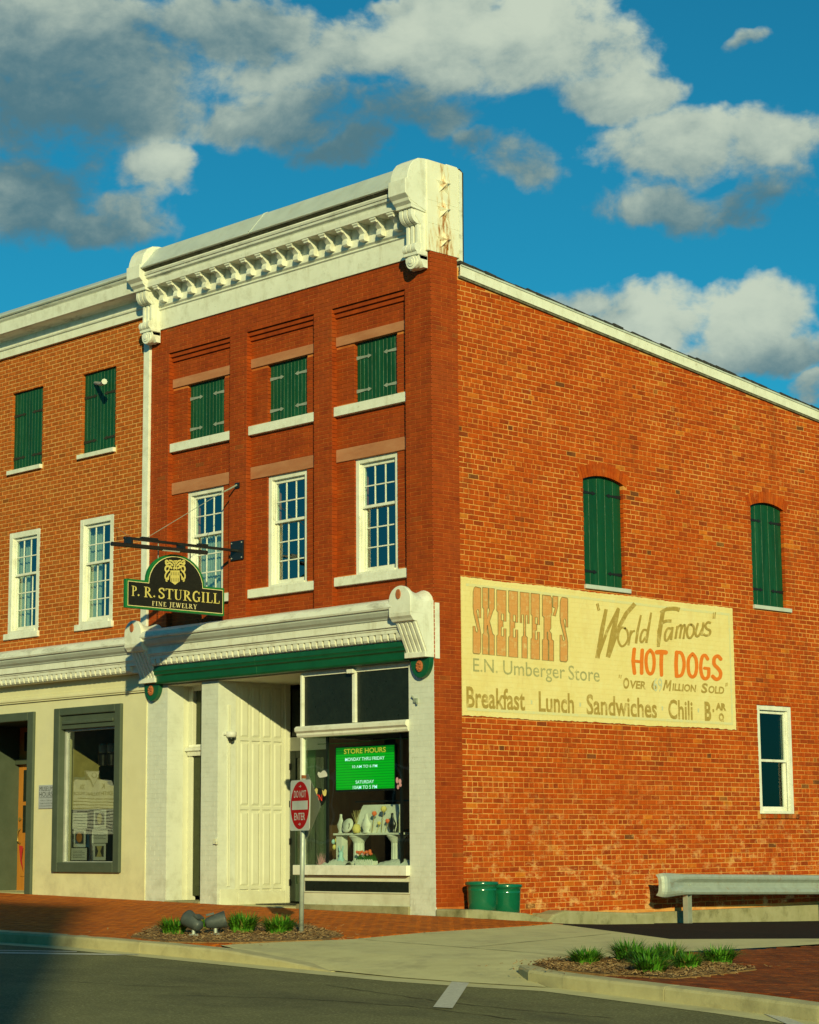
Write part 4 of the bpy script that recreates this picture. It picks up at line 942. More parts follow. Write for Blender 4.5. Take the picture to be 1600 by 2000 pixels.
def cornice():
    co = MB(); X0, X1 = -6.40, -.33
    co.prism([(0.25,9.56),(-.03,9.56),(-.034,9.885),(-.06,9.90),(-.06,9.918),(-.045,9.925),(-.085,9.955),(-.085,10.235),(0.25,10.235)], 'x', X0, X1)
    C = obj('cornice', co, 'white_paint', BLD, bevel=.003)
    q = MB(); q.prism([(0.2,10.235),(-.335,10.235),(-.345,10.30),(-.345,10.335),(-.30,10.338),(0.2,10.338)], 'x', X0, X1); obj('corona', q, 'white_paint', C, bevel=.003)
    q = MB(); q.prism([(0.2,10.338),(-.315,10.34),(-.33,10.365),(-.375,10.39),(-.385,10.425),(0.2,10.425)], 'x', X0, X1); obj('cove', q, 'peeling_paint', C)
    q = MB(); q.prism([(0.2,10.425),(-.40,10.43),(-.415,10.46),(-.40,10.485),(-.36,10.49),(0.2,10.49)], 'x', X0, X1); obj('crown_moulding', q, 'peeling_paint', C)
    q = MB(); q.prism([(0.2,10.488),(-.375,10.488),(-.40,10.505),(-.445,10.525),(-.445,10.54),(0.2,10.54)], 'x', X0, X1); obj('gutter_board', q, 'rotten_wood', C)
    prof = [(.3,10.95),(-.10,10.955),(-.17,10.92),(-.46,10.572),(-.487,10.555),(-.487,10.535),(-.46,10.53),(.3,10.535)]
    for a, b in ((X0, -3.57), (-3.56, X1)):
        q = MB(); q.prism(prof, 'x', a, b); obj('metal_cap', q, 'metal_cap', C, bevel=.006)
    q = MB(); q.prism([(p[0]-.006, p[1]+.006) for p in prof[:5]] + [(-.4,10.56),(.2,10.9)], 'x', -3.58, -3.55); obj('cap_seam', q, 'metal_cap', C)
    # modillions
    mp = MB(); w = .052
    mp.prism([(-.085,10.236),(-.315,10.236),(-.315,10.205),(-.30,10.195),(-.30,10.178),(-.275,10.165),(-.255,10.178),(-.165,10.095),(-.185,10.055),(-.185,10.005),(-.165,9.985),(-.085,9.985)], 'x', -w, w)
    cap = MB(); cap.box(-w-.012, w+.012, -.322, -.085, 10.212, 10.2345)
    me = mesh_of(mp, 'modillion', 'white_paint'); mc = mesh_of(cap, 'modillion_cap', 'white_paint')
    n = 16
    for i in range(n):
        x = -6.19 + (5.66)*i/(n-1)
        inst('modillion', me, (x, 0, 0), C); inst('modillion', mc, (x, 0, 0), C)
    bracket(BLD, -.372, -.006, True); bracket(BLD, -6.735, -6.369, False)
    # block at the corner with three rusted stars on its side
    q = MB(); q.box(-.35, .010, -.068, .595, 9.60, 10.98); P = obj('parapet_end', q, 'rusty_panel', BLD, bevel=.004)
    for z in (10.02, 10.37): 
        s = MB(); s.box(.009, .013, -.06, .59, z, z+.006); obj('panel_seam', s, 'rusty_panel', P)
    for i, z in enumerate((10.66, 10.26, 9.80)):
        pl = star_poly((.275, z), .165); q = MB(); k = len(pl)
        q.add([(.011, p[0], p[1]) for p in pl] + [(.095, .275, z)], [(j, (j+1) % k, k) for j in range(k)]); obj('star', q, 'rusty_panel', P)
    q = MB(); q.prism([(.60,9.335),(.66,9.335),(.665,10.93),(.60,10.96)], 'x', -.30, .018); obj('corner_board', q, 'peeling_paint', BLD)
    q = MB(); q.prism([(.664,9.50),(.69,9.50),(.70,10.93),(.62,10.985),(.60,10.975),(.665,10.92)], 'x', -.36, .012); obj('flashing', q, 'shingle', BLD)
    q = MB(); q.box(-6.4, -.36, .06, .5, 9.63, 10.94); obj('parapet', q, 'metal_cap', BLD)
    q = MB(); q.box(-.10, .0, .35, .58, 10.98, 11.0); obj('cap_lump', q, 'peeling_paint', BLD, bevel=.006)
cornice()

# ------------------------------------------------------------------ shopfront cornice with consoles
LOWP = [(0.02,4.535),(-.41,4.445),(-.455,4.415),(-.468,4.345),(-.455,4.32),(-.42,4.312)]
def oval(c, rx, rz, n=16): return [(c[0]+rx*math.cos(2*math.pi*k/n), c[1]+rz*math.sin(2*math.pi*k/n)) for k in range(n)]
def console(parent, x0, x1, right):
    xc, hw = (x0+x1)/2, (x1-x0)/2
    q = MB(); q.prism([(x0,4.24),(x1,4.24),(x1,4.43)] + [(xc+hw*math.cos(R(t)), 4.43+hw*.92*math.sin(R(t))) for t in range(10, 180, 10)] + [(x0,4.43)], 'y', -.462, -.40); root = obj('console', q, 'white_paint', parent, bevel=.008)
    q = MB(); N = 12; rows = []                        # saddle backed vault behind the rounded face
    for i in range(N+1):
        y = -.40+.44*i/N; dip = .10*math.sin(math.pi*i/N); ring = []
        for t in range(0, 181, 12):
            ring.append((xc+hw*.985*math.cos(R(t)), y, 4.42-dip*.7*(1 if 0 < t < 180 else 0)+hw*.90*math.sin(R(t))))
        ring = [(x1-.003, y, 3.66 if i > N*.5 else 4.24)] + ring + [(x0+.003, y, 3.66 if i > N*.5 else 4.24)]; rows.append(ring)
    k = len(rows[0])
    for r in rows: q.v += r; q.t += [.5]*k
    for i in range(N):
        for j in range(k-1): q.f.append((i*k+j, i*k+j+1, (i+1)*k+j+1, (i+1)*k+j))
    q.f += [tuple(range(k)), tuple(N*k+j for j in range(k))[::-1]]
    obj('console_back', q, 'white_paint', root)
    q = MB(); q.prism([(0.03,4.24),(-.465,4.24),(-.455,4.20),(-.42,4.165),(-.40,4.135),(-.36,4.125),(0.03,4.125)], 'x', x0+.003, x1-.003); obj('moulding', q, 'white_paint', root, bevel=.004)
    a, b = x0+.03, x1-.002
    q = MB(); q.prism([(0.03,4.13),(-.335,4.13),(-.125,3.70),(0.03,3.70)], 'x', a, b); obj('console_shaft', q, 'white_paint', root)
    for i in range(5):
        p0 = a+(b-a)*(i+.12)/5; p1 = a+(b-a)*(i+.72)/5
        q = MB(); q.prism([(-.20,4.13),(-.362,4.13),(-.152,3.70),(-.10,3.70)], 'x', p0, p1); obj('flute', q, 'white_paint', root, bevel=.004)
    q = MB(); q.box(x0+.02, x1, -.175, .03, 3.625, 3.70); obj('moulding', q, 'white_paint', root, bevel=.006)
    q = MB(); q.prism(oval((xc-.02, 4.515), .048, .072), 'y', -.478, -.45); obj('rosette', q, 'rosette_red', root, bevel=.006)
    q = MB(); q.prism([(x0+.05,3.622),(x1,3.622)] + [(xc+.025+(hw-.025)*math.cos(R(-t)), 3.60+(hw+.04)*math.sin(R(-t))) for t in range(0, 181, 10)], 'y', -.085, .0); pend = obj('pendant', q, 'beam_green', root, bevel=.01)
    q = MB(); q.prism(oval((xc+.02, 3.505), .062, .082), 'y', -.11, -.08); obj('rosette', q, 'rosette_red', root, bevel=.006)
    for k in range(7):
        a_ = k*51; q = MB(); q.lathe([(.001,.0),(.014,.004),(.016,.012),(.001,.02)], (0,0,0), 8); q.xf(Matrix.Translation((xc+.02+.036*math.cos(R(a_)), -.109, 3.505+.05*math.sin(R(a_)))) @ Matrix.Rotation(R(90), 4, 'X')); obj('petal', q, 'rosette_red', root)
    if right:
        q = MB(); q.box(-.02, .012, .02, .105, 3.612, 4.41); obj('side_board', q, 'white_paint', root)
def shop_cornice(parent, X0, X1, dz, dent0, dentn, green, name):
    q = MB(); q.prism([(p[0], p[1]+dz) for p in LOWP] + [(0.02,4.312+dz)], 'x', X0, X1); C = obj(name, q, 'peeling_paint', parent)
    q = MB(); q.prism([(0.02,4.312+dz),(-.425,4.312+dz),(-.42,4.285+dz),(-.385,4.235+dz),(-.345,4.205+dz),(-.335,4.185+dz),(0.02,4.185+dz)], 'x', X0, X1); obj('cyma', q, 'metal_cap', C)
    q = MB(); q.prism([(0.02,4.185+dz),(-.318,4.185+dz),(-.318,4.075+dz),(-.29,4.07+dz),(-.285,4.045+dz),(-.27,4.04+dz),(-.268,3.992+dz),(0.02,3.992+dz)], 'x', X0, X1); obj('fascia', q, 'white_paint', C, bevel=.003)
    q = MB(); q.prism([(0.02,3.992+dz),(-.195,3.992+dz),(-.195,3.885+dz),(0.02,3.885+dz)], 'x', X0, X1); obj('dentil_band', q, 'white_paint', C)
    d = MB(); d.prism([(-.195,3.991),(-.262,3.991),(-.258,3.925),(-.235,3.895),(-.195,3.893)], 'x', -.045, .045); me = mesh_of(d, 'dentil', 'white_paint')
    for i in range(dentn): inst('dentil', me, (dent0+.14*i, 0, dz), C)
    if green:
        for (p, a, b) in (([(0.05,3.884),(-.185,3.884),(-.19,3.80),(-.178,3.79),(-.172,3.76),(-.172,3.745),(-.155,3.735),(-.142,3.725),(-.138,3.63),(-.125,3.60),(0.05,3.592)], X0, -3.735), ([(0.05,3.884),(-.185,3.884),(-.19,3.80),(-.178,3.79),(-.172,3.76),(-.172,3.745),(-.155,3.735),(-.142,3.725),(-.138,3.63),(-.125,3.60),(0.05,3.592)], -3.732, X1)):
            q = MB(); q.prism(p, 'x', a, b); obj('green_beam', q, 'beam_green', C, bevel=.006)
    return C
shop_cornice(BLD, -6.30, -.40, 0, -6.20, 42, True, 'shop_cornice')
console(BLD, -.447, -.002, True); console(BLD, -6.705, -6.255, False)

# ------------------------------------------------------------------ shopfront
def painted_pier(x0, x1, y1, z0):
    """painted brick pier: courses show through the paint"""
    q = MB(); q.box(x0+.004, x1-.004, .004, y1, z0, 3.62); P = obj('pier', q, 'pier_paint', BLD)
    v = []; W = FRONT
    bl = (x1-x0)/ (2 if x1-x0 < .5 else 2.5)
    B = courses((x0, x1, z0, 3.615), [], .0765, .218, .0007, 0)
    lay(P, FRONT, B, 0, y1, 'pier_paint', .0009, 0, top=0)
    return P
painted_pier(-6.668, -6.13, .33, -.02); painted_pier(-5.25, -4.832, .36, -.04); painted_pier(-.522, -.010, .30, -.12)
def shopfront():
    # narrow stair door between the two left piers
    def bx(name, m, *a, **k): q = MB(); q.box(*a); return obj(name, q, m, k.pop('parent', BLD), **k)
    bx('reveal', 'entry_paint', -6.16, -6.127, .33, .60, .1, 3.6)
    bx('soffit', 'entry_paint', -6.13, -5.25, .0, .6, 3.575, 3.60)
    bx('reveal', 'entry_paint', -5.27, -5.235, .36, .60, .1, 3.6)
    d = bx('stair_door', 'dark_green_door', -6.02, -5.27, .46, .50, .2, 2.44, bevel=.004)
    for z0, z1 in ((.34, 1.0), (1.15, 1.75), (1.9, 2.32)):
        for x0 in (-5.93, -5.62): bx('panel', 'dark_green_door', x0, x0+.24, .452, .47, z0, z1, parent=d, bevel=.006)
    bx('door_frame', 'entry_paint', -6.13, -6.02, .43, .52, .12, 3.58, bevel=.006)
    bx('transom_light', 'dark_green_door', -5.97, -5.27, .47, .49, 2.62, 3.50)
    bx('transom_frame', 'white_paint', -6.02, -5.27, .44, .50, 3.50, 3.58, bevel=.004)
    q = MB(); q.prism([(.50,2.44),(.40,2.44),(.38,2.50),(.34,2.52),(.34,2.565),(.42,2.59),(.43,2.62),(.50,2.62)], 'x', -6.10, -5.27); obj('door_hood', q, 'white_paint', BLD)
    bx('step', 'mossy_concrete', -6.13, -5.25, -.03, .6, -.1, .13, bevel=.012)
    # recessed entry: pilaster, panelled wall, doors at the back
    bx('entry_ceiling', 'entry_paint', -4.86, -2.80, .0, 1.6, 3.578, 3.60)
    bx('entry_pilaster', 'entry_paint', -5.2, -4.832, .36, .40, .0, 3.58)
    bx('pilaster_plinth', 'entry_paint', -5.2, -4.815, .05, .40, .0, .32, bevel=.008)
    w = bx('panelled_wall', 'entry_paint', -5.1, -4.845, .40, 1.50, .0, 3.58)
    rows = [(.36, 1.52), (1.62, 2.62), (2.70, 3.52)]; n = 4; y0, y1 = .43, 1.36
    for i in range(n+1):
        a = y0+(y1-y0)*i/n-.028; bx('stile', 'entry_paint', -4.85, -4.825, a, a+.056, .06, 3.57, parent=w, bevel=.004)
    for i in range(n):
        a, b = y0+(y1-y0)*i/n+.028, y0+(y1-y0)*(i+1)/n-.028
        for z0, z1 in rows:
            e = .035; q = MB()
            q.add([(-4.843,a,z0),(-4.843,b,z0),(-4.843,b,z1),(-4.843,a,z1),(-4.826,a+e,z0+e),(-4.826,b-e,z0+e),(-4.826,b-e,z1-e),(-4.826,a+e,z1-e)], [(4,5,6,7),(0,1,5,4),(1,2,6,5),(2,3,7,6),(3,0,4,7)]); obj('raised_panel', q, 'entry_paint', w)
        for z in (.31, 1.555, 2.645): bx('rail', 'entry_paint', -4.85, -4.824, a, b, z, z+.05, parent=w)
    bx('baseboard', 'entry_paint', -4.85, -4.80, .41, 1.38, .03, .27, parent=w, bevel=.008)
    bx('corner_post', 'entry_paint', -4.86, -4.80, 1.385, 1.49, .05, 3.58, bevel=.006)
    bx('threshold', 'concrete', -4.83, -2.88, -.02, 1.9, -.1, .075, bevel=.01)
    bx('door_mat', 'iron_black', -4.55, -3.15, .55, 1.25, .075, .09)
    dr = bx('entry_door', 'dark_green_door', -4.78, -3.86, 1.50, 1.54, .1, 2.50)
    for p in ((-4.78,-4.66,.1,2.5),(-3.98,-3.86,.1,2.5),(-4.66,-3.98,.1,.38),(-4.66,-3.98,2.38,2.5)): bx('door_stile', 'grey_green', p[0], p[1], 1.475, 1.50, p[2], p[3], parent=dr, bevel=.004)
    for z in (.35, 1.0, 1.6, 2.2): bx('hinge', 'iron_black', -4.795, -4.765, 1.455, 1.475, z, z+.1, parent=dr)
    q = MB(); q.add([(-4.66,1.495,.38),(-3.98,1.495,.38),(-3.98,1.495,2.38),(-4.66,1.495,2.38)], [(0,1,2,3)]); obj('pane', q, 'shop_glass', dr)
    bx('side_light', 'interior_wood', -3.86, -2.86, 1.47, 1.56, .07, 3.58)
    bx('door_head', 'entry_paint', -4.80, -3.86, 1.46, 1.56, 2.50, 2.72, bevel=.006)
    bx('transom', 'black_panel', -4.78, -3.9, 1.50, 1.53, 2.74, 3.50)
    # display window
    x0, x1 = -2.875, -.522
    bx('stall_riser', 'entry_paint', x0, x1, .02, .30, .12, .545)
    bx('riser_panel', 'black_panel', -2.775, -.565, .012, .03, .318, .468)
    for z in (.300, .468): bx('riser_moulding', 'entry_paint', -2.80, -.54, .004, .03, z, z+.018)
    bx('window_sill', 'white_paint', x0-.09, x1-.001, -.07, .34, .555, .70, bevel=.008)
    bx('base_course', 'mossy_concrete', -2.93, -.522, -.035, .30, -.15, .125, bevel=.01)
    bx('window_post', 'white_paint', x0, x0+.05, .0, .07, .70, 3.55, bevel=.006)
    bx('window_jamb', 'white_paint', x1-.02, x1, .05, .10, .70, 3.55)
    q = MB(); q.prism([(.10,2.595),(-.01,2.60),(-.03,2.63),(-.03,2.66),(-.07,2.69),(-.075,2.735),(-.04,2.765),(.10,2.775)], 'x', x0-.05, x1-.001); obj('transom_bar', q, 'white_paint', BLD)
    bx('window_head', 'white_paint', x0, x1, .02, .10, 3.515, 3.60, bevel=.004)
    bx('mullion', 'white_paint', -1.72, -1.655, .0, .10, 2.775, 3.52, bevel=.004)
    bx('mullion_block', 'white_paint', -1.79, -1.65, -.05, .06, 3.50, 3.56, bevel=.006)
    for a, b in ((x0+.05, -1.72), (-1.655, x1-.02)): bx('transom_pane', 'black_panel', a, b, .045, .06, 2.775, 3.515)
    q = MB(); q.add([(x0+.05,.05,.70),(x1-.02,.05,.70),(x1-.02,.05,2.60),(x0+.05,.05,2.60)], [(0,1,2,3)]); obj('display_glass', q, 'shop_glass', BLD)
    q = MB(); q.add([(x0+.025,.07,.70),(x0+.025,1.47,.70),(x0+.025,1.47,2.60),(x0+.025,.07,2.60)], [(0,1,2,3)]); obj('display_glass', q, 'shop_glass', BLD)
    bx('side_riser', 'entry_paint', x0, x0+.05, .30, 1.47, .07, .70); bx('side_head', 'entry_paint', x0, x0+.05, .10, 1.47, 2.60, 3.58)
    bx('display_floor', 'display_white', x0+.05, x1-.02, .06, 1.45, .66, .695)
    bx('display_ceiling', 'interior', x0+.05, x1-.02, .11, 1.5, 2.62, 2.68)
    bx('display_wall', 'interior', x1-.02, x1, .10, 1.5, .70, 2.62)
    for x in (-2.46, -.87): bx('display_post', 'black_metal', x, x+.035, .15, .185, .695, 2.62)
    for z in (1.19, 1.62): bx('display_rail', 'black_metal', -2.3, -.6, .60, .62, z, z+.025)
    for xx in (-2.75, -2.2): bx('wood_panel', 'interior_wood', xx, xx+.30, 1.35, 1.38, .7, 2.6)
    q = MB(); q.tube([(-2.7,.2,2.5),(-1.9,.22,2.49),(-1.1,.2,2.52),(-.6,.2,2.5)], .006, 5); obj('string_light', q, 'flower_green', BLD)
    for sx in (-4.6,): pass
shopfront()
# concrete ledge and pots at the corner
def ledges():
    q = MB(); q.prism([(-.03,-.3),(-.03,.105),(.22,.10),(1.2,.02),(1.55,-.06),(1.88,-.2),(1.88,-.4)], 'x', .008, .62); o = obj('concrete_ledge', q, 'mossy_concrete', None, bevel=.025); tag(o, 'sloping mossy concrete ledge that carries the two green pots', 'ledge')
    q = MB(); q.prism([(1.72,-.4),(1.76,-.16),(1.95,-.02),(2.2,.03),(4.24,-.072),(4.24,-.45)], 'x', .105, .46); o = obj('concrete_kerb', q, 'mossy_concrete', None, bevel=.03); tag(o, 'low rounded concrete kerb along the foot of the side wall', 'kerb')
ledges()

# ------------------------------------------------------------------ the painted advertisement on the side wall
def mural():
    u0, u1, v0, v1 = .565, 7.035, 2.818, 4.828
    root = thing('wall_advertisement', 'faded cream painted advertisement with brown and orange lettering on brick side wall', 'painted sign', (0, 3.8, 2.82))
    q = MB(); n = 150; top = []; bot = []
    for i in range(n+1):
        u = u0+(u1-u0)*i/n; top.append((u, v1+random.uniform(-.007, .006)+.006*math.sin(u*3.1))); bot.append((u, v0+random.uniform(-.008, .007)+.006*math.sin(u*2.3)))
    m = 40; rt_ = [(u1+random.uniform(-.007, .006), v0+(v1-v0)*i/m) for i in range(1, m)]
    ring = bot + rt_ + top[::-1]; k = len(ring)
    q.add([SIDE(*p, -.004) for p in ring] + [SIDE(*p, .02) for p in ring], [tuple(range(k))] + [(i, (i+1) % k, k+(i+1) % k, k+i) for i in range(k)]); obj('painted_ground', q, 'mural_cream', root)
    h = .0065
    f3 = lambda y, z, d: (h+d, y, z)
    # faded blue border line
    paint('border', [([(.66,4.72),(6.93,4.72)], .04), ([(6.93,4.74),(6.93,2.90)], .045), ([(6.95,2.915),(.66,2.915)], .04)], f3, 'mural_blue', root)
    Z3 = lambda x, y: (880+x/5.3333, 1110+y/5.3333); Z4 = lambda x, y: (1140+x/5.1613, 1150+y/5.1613)
    def f3a(Z, hh=h): return lambda x, y, d: (hh+d, *sd(*Z(x, y), hh).yz)
    def bbox(Z, x0, y0, x1, y1):        # box of a word whose four sides were read in one zoom (top-left, bottom-right, perspective removed)
        a = sd(*Z(x0, y0), h); b = sd(*Z(x1, y1), h); return (a.y, b.y, b.z, a.z)
    # western slab letters: outline below, tan fill above
    def slab(ch, x0, x1, yt, yb):
        w = x1-x0; H = yb-yt; X = lambda t: x0+w*t; Y = lambda t: yt+H*t
        A = lambda *p: [(X(a), Y(b)) for a, b in p]
        if ch == 'E': return [A((0,0),(1,0),(1,.47),(.74,.47),(.74,.36),(.5,.36),(.5,.46),(.68,.46),(.68,.56),(.5,.56),(.5,.70),(.74,.70),(.74,.58),(1,.58),(1,1),(0,1),(0,.70),(.14,.68),(.14,.34),(0,.32))]
        if ch == 'T': return [A((0,0),(1,0),(1,.47),(.82,.47),(.82,.34),(.62,.34),(.62,.66),(.80,.68),(.80,1),(.2,1),(.2,.68),(.38,.66),(.38,.34),(.18,.34),(.18,.47),(0,.47))]
        if ch == 'K': return [A((0,0),(.48,0),(.48,.30),(.4,.32),(.4,.46),(.58,.33),(.54,.30),(.54,0),(1,0),(1,.30),(.88,.34),(.60,.50),(.86,.68),(1,.70),(1,1),(.56,1),(.56,.72),(.40,.56),(.40,.66),(.5,.70),(.5,1),(0,1),(0,.70),(.1,.68),(.1,.32),(0,.30))]
        if ch == 'S': return [A((.14,.02),(.3,0),(.9,.01),(1,.02),(1,.46),(.74,.46),(.74,.36),(.6,.33),(.46,.36),(.9,.62),(1,.70),(.98,.97),(.8,1),(.1,1),(0,.98),(0,.59),(.26,.59),(.34,.66),(.5,.68),(.62,.66),(.08,.40),(0,.30),(.02,.08))]
        if ch == 'R': return [A((0,0),(.7,0),(.84,.04),(.86,.26),(.76,.32),(.76,.50),(.62,.54),(.80,.58),(.84,.67),(1,.69),(1,1),(.58,1),(.58,.70),(.50,.68),(.46,.56),(.42,.56),(.42,.66),(.52,.69),(.52,1),(0,1),(0,.69),(.14,.67),(.14,.34),(0,.32))]
        if ch == "'": return [A((0,0),(1,0),(.98,.5),(.5,1),(0,.97),(.45,.6),(0,.55))]
    L = [('S',235,318,188,886),('K',335,458,198,893),('E',482,580,222,906),('E',606,702,232,920),('T',725,820,246,930),('E',838,928,258,942),('R',957,1075,276,955),("'",1066,1120,287,495),('S',1140,1222,296,968)]
    outl = []; fill = []
    for (c, x0, x1, yt, yb) in L:
        for p in slab(c, x0, x1, yt, yb):
            sh = (x1-x0)*0.11/ (x1-x0)                 # letters follow the slope of the courses
            pp = [(x, y+(x-x0)*.10) for x, y in p]
            cx = sum(q[0] for q in pp)/len(pp); cy = sum(q[1] for q in pp)/len(pp)
            fill.append(pp); outl.append(pp+[pp[0]])
    polys('lettering', fill, f3a(Z3), 'mural_tan', root)
    paint('lettering_outline', [(p, 7) for p in outl], f3a(Z3, h+.005), 'mural_outline', root)
    text('lettering', 'E.N.', SIDE, bbox(Z3, 235, 935, 492, 1094), -h, 'mural_grey', root, bold=.004)
    text('lettering', 'Umberger', SIDE, bbox(Z3, 548, 958, 1195, 1190)[:2] + (bbox(Z3, 548, 958, 1195, 1190)[2]-.012, bbox(Z3, 548, 958, 1195, 1190)[3]), -h, 'mural_grey', root, bold=.004)
    text('lettering', 'Store', SIDE, bbox(Z3, 1228, 1010, 1555, 1185), -h, 'mural_grey', root, bold=.004)
    text('lettering', 'Breakfast', SIDE, bbox(Z3, 165, 1225, 778, 1487), -h, 'mural_brown', root, bold=.022)
    text('lettering', 'Lunch', SIDE, bbox(Z3, 918, 1280, 1290, 1520), -h, 'mural_brown', root, bold=.022)
    text('lettering', 'Sandwiches', SIDE, bbox(Z4, 28, 1060, 742, 1312), -h, 'mural_brown', root, bold=.022)
    text('lettering', 'Chili', SIDE, bbox(Z4, 852, 1112, 1103, 1328), -h, 'mural_brown', root, bold=.022)
    text('lettering', 'B', SIDE, bbox(Z4, 1218, 1136, 1290, 1336), -h, 'mural_brown', root, bold=.04)
    text('lettering', 'AR', SIDE, bbox(Z4, 1330, 1148, 1440, 1230), -h, 'mural_brown', root, bold=.06)
    text('lettering', 'Q', SIDE, bbox(Z4, 1362, 1252, 1418, 1352), -h, 'mural_brown', root, bold=.06)
    paint('lettering', [([(1308,1212),(1310,1244)], 16)], f3a(Z4), 'mural_brown', root)
    for (Z, x, y) in ((Z3, 845, 1395), (Z3, 1352, 1420), (Z4, 795, 1205), (Z4, 1158, 1225)): polys('paint_patch', [[(x-8, y-22), (x+9, y-16), (x+7, y+24), (x-7, y+18)]], f3a(Z), 'mural_patch', root)
    # brush script
    WF = [([(228,205),(190,400),(140,700)], [34,44,46]), ([(146,690),(240,420),(355,195)], [26,30,32]), ([(352,200),(300,430),(246,690)], [34,52,46]), ([(250,692),(350,400),(430,250),(518,150)], [34,40,42,44]),
          (spline([(425,400),(385,390),(355,440),(350,520),(380,578),(420,560),(448,500),(440,425),(412,396)]), 21),
          ([(478,418),(452,570)], 22), (spline([(466,480),(490,435),(518,424)]), 21), ([(578,265),(545,420),(528,550)], [20,26,26]), ([(682,240),(650,420),(632,545)], [20,27,26]),
          (spline([(640,420),(605,415),(580,460),(572,520),(592,535),(628,480)]), 22),
          (spline([(968,212),(920,200),(840,205),(775,240)]), [44]*3+[40]*10+[34]*6), ([(800,225),(765,430),(752,585)], [40,46,30]), (spline([(785,350),(830,325),(885,325)]), 30),
          (spline([(890,405),(850,400),(822,450),(820,510),(845,515),(885,440)]), 22), ([(895,385),(880,515)], 24),
          ([(945,375),(925,505)], 22), (spline([(938,420),(962,375),(985,375),(968,500)]), 20), (spline([(980,420),(1005,370),(1022,378),(1005,505)]), 20),
          (spline([(1085,358),(1055,370),(1040,430),(1052,488),(1080,490),(1108,445),(1108,385),(1080,356)]), 22),
          (spline([(1152,345),(1128,440),(1138,478),(1165,465),(1195,400)]), 22), ([(1206,338),(1190,470)], 22),
          (spline([(1282,345),(1250,338),(1225,370),(1240,402),(1272,420),(1270,455),(1235,470),(1205,455)]), 22),
          ([(128,150),(145,222)], 9), ([(142,145),(160,215)], 9), ([(1306,240),(1304,300)], 9), ([(1326,235),(1320,298)], 9)]
    paint('lettering', WF, f3a(Z4), 'mural_brown', root)
    HD = [([(512,610),(500,725),(514,850)], 38), ([(592,620),(586,735),(586,850)], 38), ([(510,728),(590,738)], 30),
          (spline([(672,618),(638,660),(630,745),(645,830),(674,858),(700,830),(712,745),(702,660),(672,618)]), 34), ([(740,640),(785,636),(828,642)], 46), ([(786,650),(782,760),(786,870)], [40,38,34]),
          ([(938,640),(932,760),(938,880)], 38), (spline([(940,642),(985,650),(1010,720),(1010,800),(985,870),(940,882)]), 34),
          (spline([(1098,655),(1062,700),(1054,780),(1066,860),(1098,888),(1128,860),(1140,780),(1130,700),(1098,655)]), 34),
          (spline([(1250,708),(1225,672),(1195,690),(1180,790),(1195,880),(1228,908),(1258,880),(1262,812)]), 34), ([(1218,800),(1264,806)], 30),
          (spline([(1382,708),(1352,678),(1318,700),(1316,760),(1352,800),(1380,845),(1372,895),(1335,912),(1300,882)]), 36)]
    paint('lettering', HD, f3a(Z4), 'mural_orange', root, cap=True)
    text('lettering', 'O', SIDE, bbox(Z4, 398, 893, 462, 1012), -h, 'mural_brown', root, shear=.12, bold=.034)
    text('lettering', 'VER', SIDE, bbox(Z4, 470, 922, 628, 1016), -h, 'mural_brown', root, shear=.15, bold=.034)
    paint('lettering', [([(832,918),(806,1026)], 15), ([(836,920),(842,1000)], 15), ([(842,1002),(878,925)], 15), ([(880,922),(868,1032)], 15)], f3a(Z4), 'mural_brown', root)
    text('lettering', 'ILLION', SIDE, bbox(Z4, 893, 950, 1140, 1045), -h, 'mural_brown', root, shear=.15, bold=.034)
    text('lettering', 'S', SIDE, bbox(Z4, 1183, 948, 1255, 1056), -h, 'mural_brown', root, shear=.15, bold=.034)
    text('lettering', 'OLD', SIDE, bbox(Z4, 1258, 975, 1420, 1064), -h, 'mural_brown', root, shear=.15, bold=.034)
    paint('lettering', [([(362,865),(358,900)], 7), ([(380,868),(376,905)], 7), ([(1436,950),(1434,985)], 7), ([(1448,945),(1446,982)], 7)], f3a(Z4), 'mural_brown', root)
    text('lettering', '6', SIDE, bbox(Z4, 682, 915, 740, 1022), -h, 'mural_brown', root, bold=.016)
    text('overpaint', '69', SIDE, bbox(Z4, 700, 895, 795, 1040), -h-.003, 'mural_patch', root, bold=.01)
mural()

